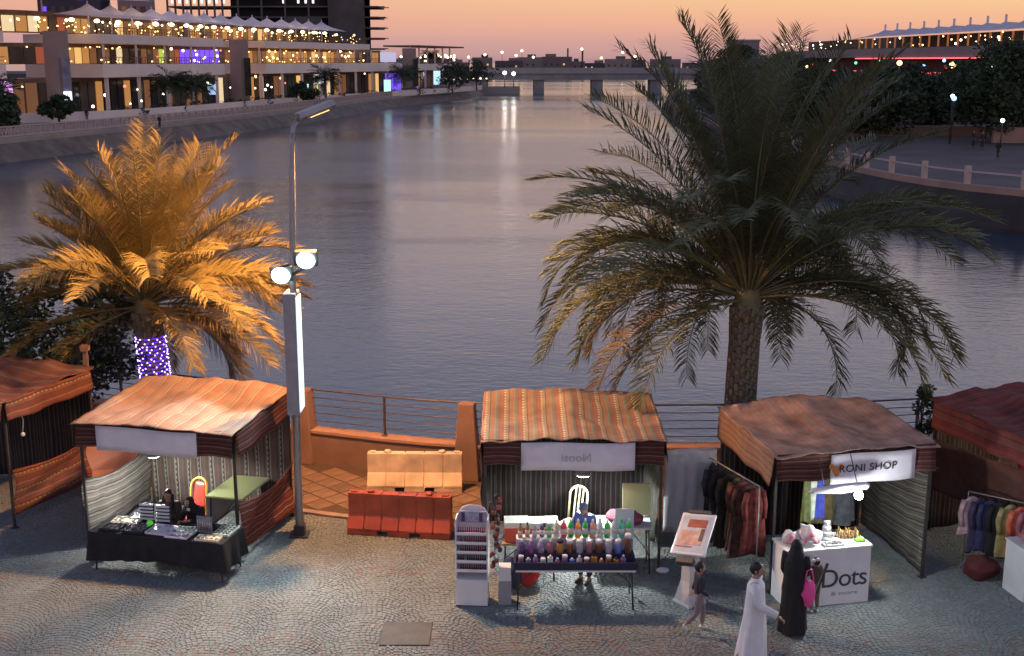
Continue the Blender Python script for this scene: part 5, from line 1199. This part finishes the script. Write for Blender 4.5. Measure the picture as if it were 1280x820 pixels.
# right stall rack
ra, rb = loc(S4,-.35,-.15,0), loc(S4,1.6,-.3,0)
ra = at(1203,706); rb = at(1300,730)
rack('chrome clothes rack at the front left of the dark red roofed stall', ra, rb, 1.42)
ang = math.atan2((rb-ra).y,(rb-ra).x)
rc4 = [('white and wine patterned scarf','wine',(.45,.3,.32),.7),('dark violet dress','dviolet',(.05,.035,.09),1.0),('dark blue dress','dblue',(.03,.035,.09),.95),('black dress','blk4',(.015,.015,.018),1.0),('olive and yellow floral top','floral',(.35,.3,.12),.95),('coral red dress','coral',(.7,.16,.09),.85),('pinkish wine blouse','blouse',(.4,.14,.16),.6),('plum blouse','plum',(.2,.06,.1),.6)]
for i, (d, k, c, h_) in enumerate(rc4):
    q = ra.lerp(rb, (i+.4)/len(rc4)); garment('hanging_dress', '%s, %s from the left on the rightmost chrome rack' % (d, ORD[i]), 'dress', (q.x,q.y,1.34), ang+R(random.Random(i+5).uniform(25,65)), .36, h_, [C(k,c),C(k,c)], True, 'clothes on the chrome rack of the rightmost stall', i+40)
for i, (x, y, z, c, nm, d) in enumerate(((.35,.9,2.0,(.35,.3,.2),'khaki','khaki dress'),(.6,1.1,2.0,(.06,.05,.06),'blk5','black dress'),(.95,1.0,1.95,(.45,.04,.12),'crimson','crimson dress'),(1.3,1.1,1.95,(.4,.05,.14),'magenta','magenta dress'),(1.6,1.0,1.95,(.7,.45,.08),'yellow','yellow top'),(1.95,1.0,1.95,(.5,.45,.42),'beige','beige top'))):
    q = loc(S4, x, y, z); garment('hanging_dress', '%s hanging inside the dark red roofed stall' % d, 'dress', q, rc+R(15), .38, 1.1 if i < 4 else .6, [C(nm,c)], True, 'dresses inside the rightmost stall', i+60)
p = at(1266,745); t = thing('shop_counter', 'plain white counter at the right edge under the dark red stall', 'counter', tuple(at(1285,742)), R(10)); m = MB(); m.box((.3,.0,.45),(1.2,.62,.9)); m.build('body', M_white, t, ); m = MB(); m.box((.3,0,.915),(1.24,.66,.03)); m.build('top', M_white, t)
lumpy('folded_clothes', tuple(loc(t,-.0,0,.93)), (.24,.2,.12), C('folded',(.4,.15,.16)), 'pile of folded reddish clothes on the plain white counter', 'clothes', 6, .5)
lumpy('cloth_bundle', tuple(at(1224,722)), (.3,.22,.2), mat('dark_red_bundle', (.1,.02,.02), .8), 'dark red cloth bundle on the ground under the chrome clothes rack', 'bundle', 9, .5)
# orange tank and bag behind the left stall, seen over its side cloth
t = thing('water_tank', 'pinkish plastic barrier block behind the side cloth of the jewellery stall', 'barrier', (-8.55,24.6,0), R(15)); m = MB(); m.prism([(-.25,0),(.25,0),(.12,.45),(.1,1.0),(-.1,1.0),(-.12,.45)], -.7, .7, 'y'); m.build('body', mat('pinkish_plastic', (.6,.3,.22), .5), t, (0,0,0), (0,0,R(90))); m = MB(); m.box((.5,0,1.03),(.2,.15,.08)); m.build('lug', mat('red_cloth', (.6,.04,.04), .6), t)
# bulb in the leftmost stall, cable on the ground, bench slab behind the stall
t = thing('hanging_lamp', 'unlit small bulb dangling on a wire in the leftmost stall', 'lamp', loc(S0, 3.0,.6,1.75)); m = MB(); m.tube([(0,0,.05),(.03,0,.3),(-.06,0,.6)], .008, 4); m.build('cord', M_white, t); m = MB(); m.ball((0,0,0),.045,8,6); m.build('bulb', M_white, t)
m = MB(); m.tube([at(1085,729)+Vector((0,0,.012)), at(1100,727)+Vector((0,0,.012)), at(1115,724)+Vector((0,0,.012))], .02, 6); tag(m.build('wooden_pole', mat('worn_wood', (.3,.19,.1), .6), None), 'short wooden pole lying on the ground right of the Dots counter', 'pole')
tag(lumpy('white_shoe_bag', tuple(at(828,716)), (.12,.08,.05), M_white, 'x', 'bag', 3), 'small pale bag at the foot of the right post of the centre stall', 'bag')
# ------------------------------------------------------------------ people
def skin_mesh(nodes, edges, root, lvl=2):
    me = bpy.data.meshes.new('tmp'); names = list(nodes); ix = {n: i for i, n in enumerate(names)}
    me.from_pydata([nodes[n][0] for n in names], [(ix[a], ix[b]) for a, b in edges], [])
    o = bpy.data.objects.new('tmp', me); COL.objects.link(o); sk = o.modifiers.new('skin', 'SKIN'); sk.use_smooth_shade = True
    if not me.skin_vertices: bpy.context.view_layer.objects.active = o
    lay = me.skin_vertices[0].data if me.skin_vertices else None
    for n in names:
        r = nodes[n][1]; r = r if isinstance(r, tuple) else (r, r)
        lay[ix[n]].radius = r; lay[ix[n]].use_root = (n == root)
    if lvl: s = o.modifiers.new('sub', 'SUBSURF'); s.levels = lvl; s.render_levels = lvl
    dg = bpy.context.evaluated_depsgraph_get(); r = bpy.data.meshes.new_from_object(o.evaluated_get(dg)); bpy.data.objects.remove(o); return r
def add_mesh(mb, me):
    n = len(mb.v); mb.v += [tuple(v.co) for v in me.vertices]
    for p in me.polygons: mb.face([n+i for i in p.vertices], None, True)
DEF = dict(pelvis=(0,0,.95), waist=(0,0,1.1), chest=(0,.0,1.32), neck=(0,.005,1.48), head=(0,-.01,1.6), hipL=(.09,0,.93), kneeL=(.1,-.02,.5), ankL=(.1,.02,.09), toeL=(.11,-.13,.03), hipR=(-.09,0,.93), kneeR=(-.1,-.02,.5), ankR=(-.1,.02,.09), toeR=(-.11,-.13,.03),
           shL=(.18,0,1.42), elL=(.23,.02,1.15), wrL=(.24,-.06,.92), shR=(-.18,0,1.42), elR=(-.23,.02,1.15), wrR=(-.24,-.06,.92))
RAD = dict(pelvis=(.15,.11), waist=(.125,.095), chest=(.15,.1), neck=.052, hipL=.085, hipR=.085, kneeL=.056, kneeR=.056, ankL=.037, ankR=.037, toeL=.035, toeR=.035, shL=.058, shR=.058, elL=.041, elR=.041, wrL=.028, wrR=.028)
BODY = list(RAD); RAD.update(cufL=.042, cufR=.042, cwL=.034, cwR=.034, nk=.07)
M_skin = mat('skin', (.38,.21,.14), .5, noise=.08, nscale=20); M_hair = mat('dark_hair', (.012,.01,.01), .5, noise=.3, nscale=40)
def hand(mb, wr, el, side, k=1.0):
    d = (wr-el).normalized(); d = (d+Vector((0,0,-.25))).normalized(); s = d.cross(Vector((0,0,1))); s = s.normalized() if s.length > .1 else Vector((0,1,0)); n = s.cross(d)
    c = wr+d*.045*k; M = Matrix((d,s,n)).transposed(); b0 = len(mb.v); mb.ball((0,0,0),(.05*k,.036*k,.016*k),8,6)
    for i in range(b0, len(mb.v)): mb.v[i] = tuple(M @ Vector(mb.v[i])+c)
    for i, (off, ln) in enumerate(((-.027,.062),(-.009,.075),(.009,.07),(.026,.055))):
        a = wr+d*.075*k+s*off*k; mb.tube([a, a+d*ln*.5*k+n*.004*k, a+d*ln*.85*k+n*.022*k*side], [.0095*k,.0085*k,.006*k], 5)
    a = wr+d*.02*k-s*.03*k; mb.tube([a, a-s*.028*k+d*.022*k, a-s*.034*k+d*.052*k], [.011*k,.0095*k,.007*k], 5)
def person(lb, p, rz, H, pose=None, robe=None, sleeve=None, trousers=None, top=None, headwear=None, hwm=None, shoes=None, hair=M_hair, lvl=2, wide=1.0, short=None):
    t = thing('person', lb, 'person', p, rz); k = H/1.75; J = dict(DEF); J.update(pose or {})
    J = {n: Vector(v)*k for n, v in J.items()}; r = lambda n, f=1.0, a=0: tuple((x*k*f+a) for x in (RAD[n] if isinstance(RAD[n], tuple) else (RAD[n],)*2))
    E = [('pelvis','waist'),('waist','chest'),('chest','neck')]
    for s in 'LR': E += [('pelvis','hip'+s),('hip'+s,'knee'+s),('knee'+s,'ank'+s),('ank'+s,'toe'+s),('chest','sh'+s),('sh'+s,'el'+s),('el'+s,'wr'+s)]
    nodes = {n: (J[n], r(n)) for n in BODY}; mb = MB(); add_mesh(mb, skin_mesh(nodes, E, 'pelvis', lvl))
    h = J['head']; kk = k if H > 1.4 else k*1.2
    b0 = len(mb.v); mb.ball((0,0,0),(.075*kk,.095*kk,.115*kk),16,12)
    for i in range(b0, len(mb.v)):
        v = Vector(mb.v[i]); v.x *= 1-.22*max(0,-v.z/(.115*kk)); mb.v[i] = tuple(v+h)
    mb.tube([h+Vector((0,-.088,.02))*kk, h+Vector((0,-.112,-.02))*kk, h+Vector((0,-.09,-.032))*kk], [.008*kk,.016*kk,.01*kk], 6)
    for s in (-1,1): mb.ball(h+Vector((s*.078,.01,-.005))*kk, (.012*kk,.02*kk,.03*kk), 6, 5)
    mb.tube([J['neck']-Vector((0,0,.03*k)), h-Vector((0,0,.07*kk))], [.055*k,.05*k], 10)
    for s, q in (('L',1),('R',-1)): hand(mb, J['wr'+s], J['el'+s], q, k)
    mb.build('body', M_skin, t)
    m = MB()
    for s in (-1,1): m.ball(h+Vector((s*.03,-.085,.018))*kk, (.012*kk,.006*kk,.007*kk), 6, 4)
    m.tube([h+Vector((-.02,-.083,-.055))*kk, h+Vector((0,-.09,-.056))*kk, h+Vector((.02,-.083,-.055))*kk], .005*kk, 5)
    m.build('eyes_and_mouth', mat('eye_dark', (.06,.02,.02), .4), t)
    def shell(nm, ns, es, f, a, m_, root):
        q = MB(); add_mesh(q, skin_mesh({n: (J[n], r(n, f, a)) for n in ns}, es, root, lvl)); q.build(nm, m_, t)
    if trousers:
        for s in 'LR': J['cuf'+s] = J['kneeL' if s == 'L' else 'kneeR'].lerp(J['ank'+s], .88)
        ns = ['waist','pelvis','hipL','kneeL','cufL','hipR','kneeR','cufR']; shell('trousers', ns, [('waist','pelvis'),('pelvis','hipL'),('hipL','kneeL'),('kneeL','cufL'),('pelvis','hipR'),('hipR','kneeR'),('kneeR','cufR')], 1.1, .012*k, trousers, 'pelvis')
    if top:
        ns = ['pelvis','waist','chest','neck','shL','elL','wrL','shR','elR','wrR']; pass
        J['cwL'], J['cwR'] = J['elL'].lerp(J['wrL'],.9), J['elR'].lerp(J['wrR'],.9); J['nk'] = J['chest'].lerp(J['neck'],.8)
        ns = ['pelvis','waist','chest','nk','shL','elL','cwL','shR','elR','cwR']; shell('jacket', ns, [('pelvis','waist'),('waist','chest'),('chest','nk'),('chest','shL'),('shL','elL'),('elL','cwL'),('chest','shR'),('shR','elR'),('elR','cwR')], 1.1, .014*k, top, 'waist')
    if robe:
        c0, c1, c2 = J['chest'], J['pelvis'], (J['ankL']+J['ankR'])/2
        def fn(u, v):
            a = u*2*math.pi
            if v < .12: q = v/.12; c = J['neck'].lerp(J['chest']+Vector((0,0,.06*k)), q); rx, ry = (.06+.135*q)*k, (.06+.06*q)*k
            elif v < .45: q = (v-.12)/.33; c = (J['chest']+Vector((0,0,.06*k))).lerp(c1, q); rx, ry = (.195-.005*math.sin(q*math.pi))*k*wide, (.12+.03*q)*k*wide
            else: q = (v-.45)/.55; z1 = (.05 if short is None else short)*k; c = c1.lerp(Vector((c2.x, c2.y, z1)), q); rx, ry = (.19+.05*q)*k*wide, (.15+.08*q)*k*wide
            f = 1+(.075*math.sin(a*6+v*4)+.045*math.sin(a*13+2-v*5))*max(0,(v-.15))*1.2 + .05*math.sin(v*26+a*2)*(1 if .2 < v < .6 else 0)*max(0,math.sin(a*2+1))
            return (c.x+math.cos(a)*rx*f, c.y+math.sin(a)*ry*f, c.z)
        q = MB(); q.grid(fn, 40, 36); q.build('robe', robe, t)
        for s in 'LR':
            q = MB(); w_ = J['el'+s].lerp(J['wr'+s], .92); q.tube([J['chest'].lerp(J['sh'+s],.6), J['sh'+s], J['sh'+s].lerp(J['el'+s],.5), J['el'+s], w_], [.07*k,.078*k,.07*k,.062*k,.06*k*wide], 12, caps=True); q.build('sleeve', sleeve or robe, t)
    if headwear == 'hair':
        q = MB(); b0 = 0; q.ball(h+Vector((0,.014,.022))*kk, (.083*kk,.1*kk,.108*kk), 14, 10); q.v = [v if not (v[1] < h.y-.045*kk and v[2] < h.z+.055*kk) else (v[0], h.y-.02*kk, max(v[2], h.z+.0)) for v in q.v]; q.build('hair', hair, t)
    elif headwear == 'veil':
        def fn(u, v):
            a = u*2*math.pi+math.pi/2; c = h.lerp(J['chest'], max(0,(v-.35)/.65)*.95)
            if v < .35: q_ = v/.35; rr_ = math.sin(q_*math.pi/2); c = h+Vector((0,.012*kk,(.125*math.cos(q_*math.pi/2))*kk)); rx, ry = .094*kk*rr_, .112*kk*rr_
            else: q_ = (v-.35)/.65; rx, ry = (.094+.11*q_**1.4)*kk, (.112+.03*q_)*kk; c = h.lerp(J['chest'], q_*.9)
            y = math.sin(a)*ry
            if .22 < v < .5 and math.sin(a) < -.72: y *= .72 if hwm is None else .78
            f = 1+.05*math.sin(a*6)*max(0,v-.5)
            return (c.x+math.cos(a)*rx*f, c.y+y*f, c.z)
        q = MB(); q.grid(fn, 30, 22); q.build('headscarf', hwm or M_cloth_blk, t)
    elif headwear == 'cap':
        q = MB(); q.ball(h+Vector((0,.005,.045))*kk, (.088*kk,.104*kk,.085*kk), 14, 8); q.box(h+Vector((0,-.13,.05))*kk, (.13*kk,.11*kk,.012*kk)); q.build('cap', hwm, t)
    if shoes:
        for s in 'LR':
            a, b_ = J['ank'+s], J['toe'+s]; d = (b_-a); q = MB(); q.tube([a-d*.35+Vector((0,0,-.035*k)), a+Vector((0,0,-.03*k)), a.lerp(b_,.6)+Vector((0,0,-.006)), b_+d*.12], [.036*k,.046*k,.044*k,.028*k], 8); q.build('shoe', shoes, t)
    return t
M_thobe = mat('white_thobe', (.74,.73,.76), .7, noise=.04, nscale=5, bump=.1, bscale=15)
M_abaya = mat('black_abaya', (.008,.008,.01), .75, noise=.3)
M_shoe = mat('white_shoe', (.65,.65,.65), .5); M_shoeb = mat('black_shoe', (.03,.03,.03), .5)
walk = dict(hipL=(.09,0,.93), kneeL=(.1,-.16,.52), ankL=(.1,-.2,.1), toeL=(.11,-.34,.05), kneeR=(-.1,.04,.5), ankR=(-.1,.25,.14), toeR=(-.11,.14,.04))
person('man in a long white thobe walking to the right in the foreground', tuple(at(940,836)), R(72), 1.76, dict(walk, wrR=(-.2,-.36,1.0), elR=(-.23,-.08,1.14), wrL=(.22,-.02,.9)), robe=M_thobe, headwear='hair', shoes=M_shoeb, wide=1.06)
person('woman in a full black abaya and veil standing in front of the Dots counter', tuple(at(990,790)), R(150), 1.62, dict(wrR=(-.1,-.26,1.08), elR=(-.2,-.03,1.14), wrL=(.22,-.2,1.0), elL=(.2,-.0,1.15)), robe=M_abaya, headwear='veil', hwm=M_abaya, shoes=M_shoeb, wide=1.05)
pb = tuple(at(1001,768)); t = thing('pink_bag', 'bright pink bag carried beside the woman in the black abaya', 'bag', (4.72,17.72,.5), R(20))
lumpy('bag_body', (0,0,0), (.12,.08,.23), mat('hot_pink', (.85,.08,.32), .5), None, None, 3, .5, 10, t); m = MB(); m.tube([(-.08,0,.45),(-.05,0,.62),(.03,0,.64),(.08,0,.45)], .012, 6); m.build('strap', mat('hot_pink', (.85,.08,.32), .5), t)
person('small child with dark hair and white shoes beside the pink bag', tuple(at(1017,765)), R(200), .98, dict(wrL=(.25,-.3,1.2), elL=(.26,-.1,1.15), wrR=(-.16,-.3,1.1), elR=(-.24,-.08,1.12)), trousers=mat('khaki_cloth', (.16,.13,.09), .8), top=mat('brown_jacket', (.07,.05,.04), .8), headwear='hair', shoes=M_shoe)
m = MB(); m.ball((0,0,0),(.05,.02,.035),8,5); m.ball((.07,0,.02),(.04,.02,.03),8,5); tag(m.build('hair_bow', M_shoe, None, (pb[0]+.13,pb[1]-.1,1.0)), 'white bow on the head of the small child by the counter', 'bow')
m = MB(); m.bar((0,0,0),(.18,.05,.5),.035); tag(m.build('umbrella', M_dark, None, (pb[0]+.16,pb[1]-.25,.5)), 'folded dark umbrella held slanting beside the small child', 'umbrella')
person('child in a dark jacket and white shoes walking right past the poster stand', tuple(at(872,789)), R(95), 1.2, dict(kneeL=(.1,-.14,.52), ankL=(.1,-.12,.1), toeL=(.11,-.26,.04), kneeR=(-.1,.06,.5), ankR=(-.1,.34,.22), toeR=(-.11,.3,.08), wrL=(.2,.12,.95), wrR=(-.2,-.2,.98)), trousers=mat('grey_pink_cloth', (.22,.17,.19), .8), top=mat('black_jacket', (.025,.025,.035), .7), headwear='hair', shoes=M_shoe)
person('boy in a blue jacket and grey blue cap behind the bottle display', (1.28,19.72,0), R(-35), 1.55, dict(wrL=(.14,-.3,1.12), wrR=(-.14,-.3,1.12), elL=(.25,-.06,1.16), elR=(-.25,-.06,1.16), head=(0,-.07,1.58)), trousers=mat('black_jacket', (.025,.025,.035), .7), top=mat('blue_jacket', (.08,.14,.42), .6), headwear='cap', hwm=mat('grey_blue_cap', (.16,.19,.3), .7), shoes=M_shoeb)
sit = dict(pelvis=(0,0,.52), waist=(0,-.02,.68), chest=(0,-.05,.88), neck=(0,-.07,1.04), head=(0,-.1,1.16), hipL=(.1,-.02,.5), kneeL=(.12,-.42,.5), ankL=(.12,-.42,.09), toeL=(.12,-.55,.03), hipR=(-.1,-.02,.5), kneeR=(-.12,-.42,.5), ankR=(-.12,-.42,.09), toeR=(-.12,-.55,.03), shL=(.18,-.05,.98), elL=(.24,-.14,.76), wrL=(.1,-.38,.84), shR=(-.18,-.05,.98), elR=(-.24,-.14,.76), wrR=(-.1,-.38,.84))
def stool(p, lb):
    t = thing('stool', lb, 'stool', p); m = MB(); m.lathe([(.18,.4),(.18,.44)], n=14); m.build('seat', M_dark, t)
    for k in range(4): m = MB(); a = k*math.pi/2+.78; m.tube([(math.cos(a)*.12,math.sin(a)*.12,.4),(math.cos(a)*.19,math.sin(a)*.19,0)], .014, 6); m.build('leg', M_dark, t)
for (x, y, lb, top, hw, hm, rr_) in ((1.62,.32,'seated woman with long dark hair and brown clothes behind the left table',mat('brown_top', (.07,.045,.035), .8),'hair',None,R(8)), (2.2,.22,'seated woman in a black headscarf and robe bending over the left table',M_abaya,'veil',M_abaya,R(-12))):
    q = loc(S1, x, y, 0); stool(q, 'dark stool under the %s' % ('long haired seated woman' if hw == 'hair' else 'seated woman in black')); ps = dict(sit)
    if hw == 'veil': ps.update(head=(0,-.2,1.13), neck=(0,-.12,1.03), wrR=(-.06,-.45,.8))
    t = person(lb, tuple(q), S1.rotation_euler.z+rr_, 1.66, ps, trousers=M_abaya, top=top, headwear=hw, hwm=hm, shoes=M_shoeb)
    if hw == 'hair':
        m = MB(); h = Vector(ps['head'])*(1.66/1.75); m.tube([h+Vector((-.07,.02,.02)), h+Vector((-.09,.0,-.12)), h+Vector((-.1,-.03,-.25))], [.035,.04,.02], 7); m.tube([h+Vector((.07,.02,.02)), h+Vector((.09,.0,-.12)), h+Vector((.1,-.03,-.25))], [.035,.04,.02], 7); m.build('hair_lock', M_hair, t)
    else:
        m = MB(); m.box(Vector((.05,-.27,.98)),(.06,.02,.05)); m.build('white_brooch', M_shoe, t)
M_sil = mat('dark_clothes', (.02,.02,.025), .8)
for px, py, D, f, lb in ((1124,163,142,30,'dark standing figure leftmost under the trees of the right bank'),(1141,165,140,200,'second dark figure from the left under the right trees'),(1147,165,140,20,'figure close beside the second one under the right trees'),(1160,163,140,90,'fourth dark figure from the left under the right trees'),(1211,187,118,40,'dark figure on the right promenade, left one of two walking together'),(1222,189,116,10,'dark figure on the right promenade, right one of two walking together'),(1243,205,104,300,'figure bending by the pinkish terrace wall at the right edge'),
        (88,150,172,120,'person walking on the left promenade beside the clipped tree'),(116,149,172,200,'person in black standing at the foot of the nearest mall pier'),(168,146,180,30,'person with reddish top between the near pier and the twin palms'),(205,157,152,60,'person leaning on the left balustrade above the lit palm')):
    X = (px-640)/F_PX*D; person(lb, (X, D, .72), R(f), 1.72, walk if f > 100 else {}, trousers=M_sil, top=M_sil if px != 168 else mat('rust_top', (.4,.1,.05), .8), headwear='hair', shoes=M_shoeb, lvl=1)
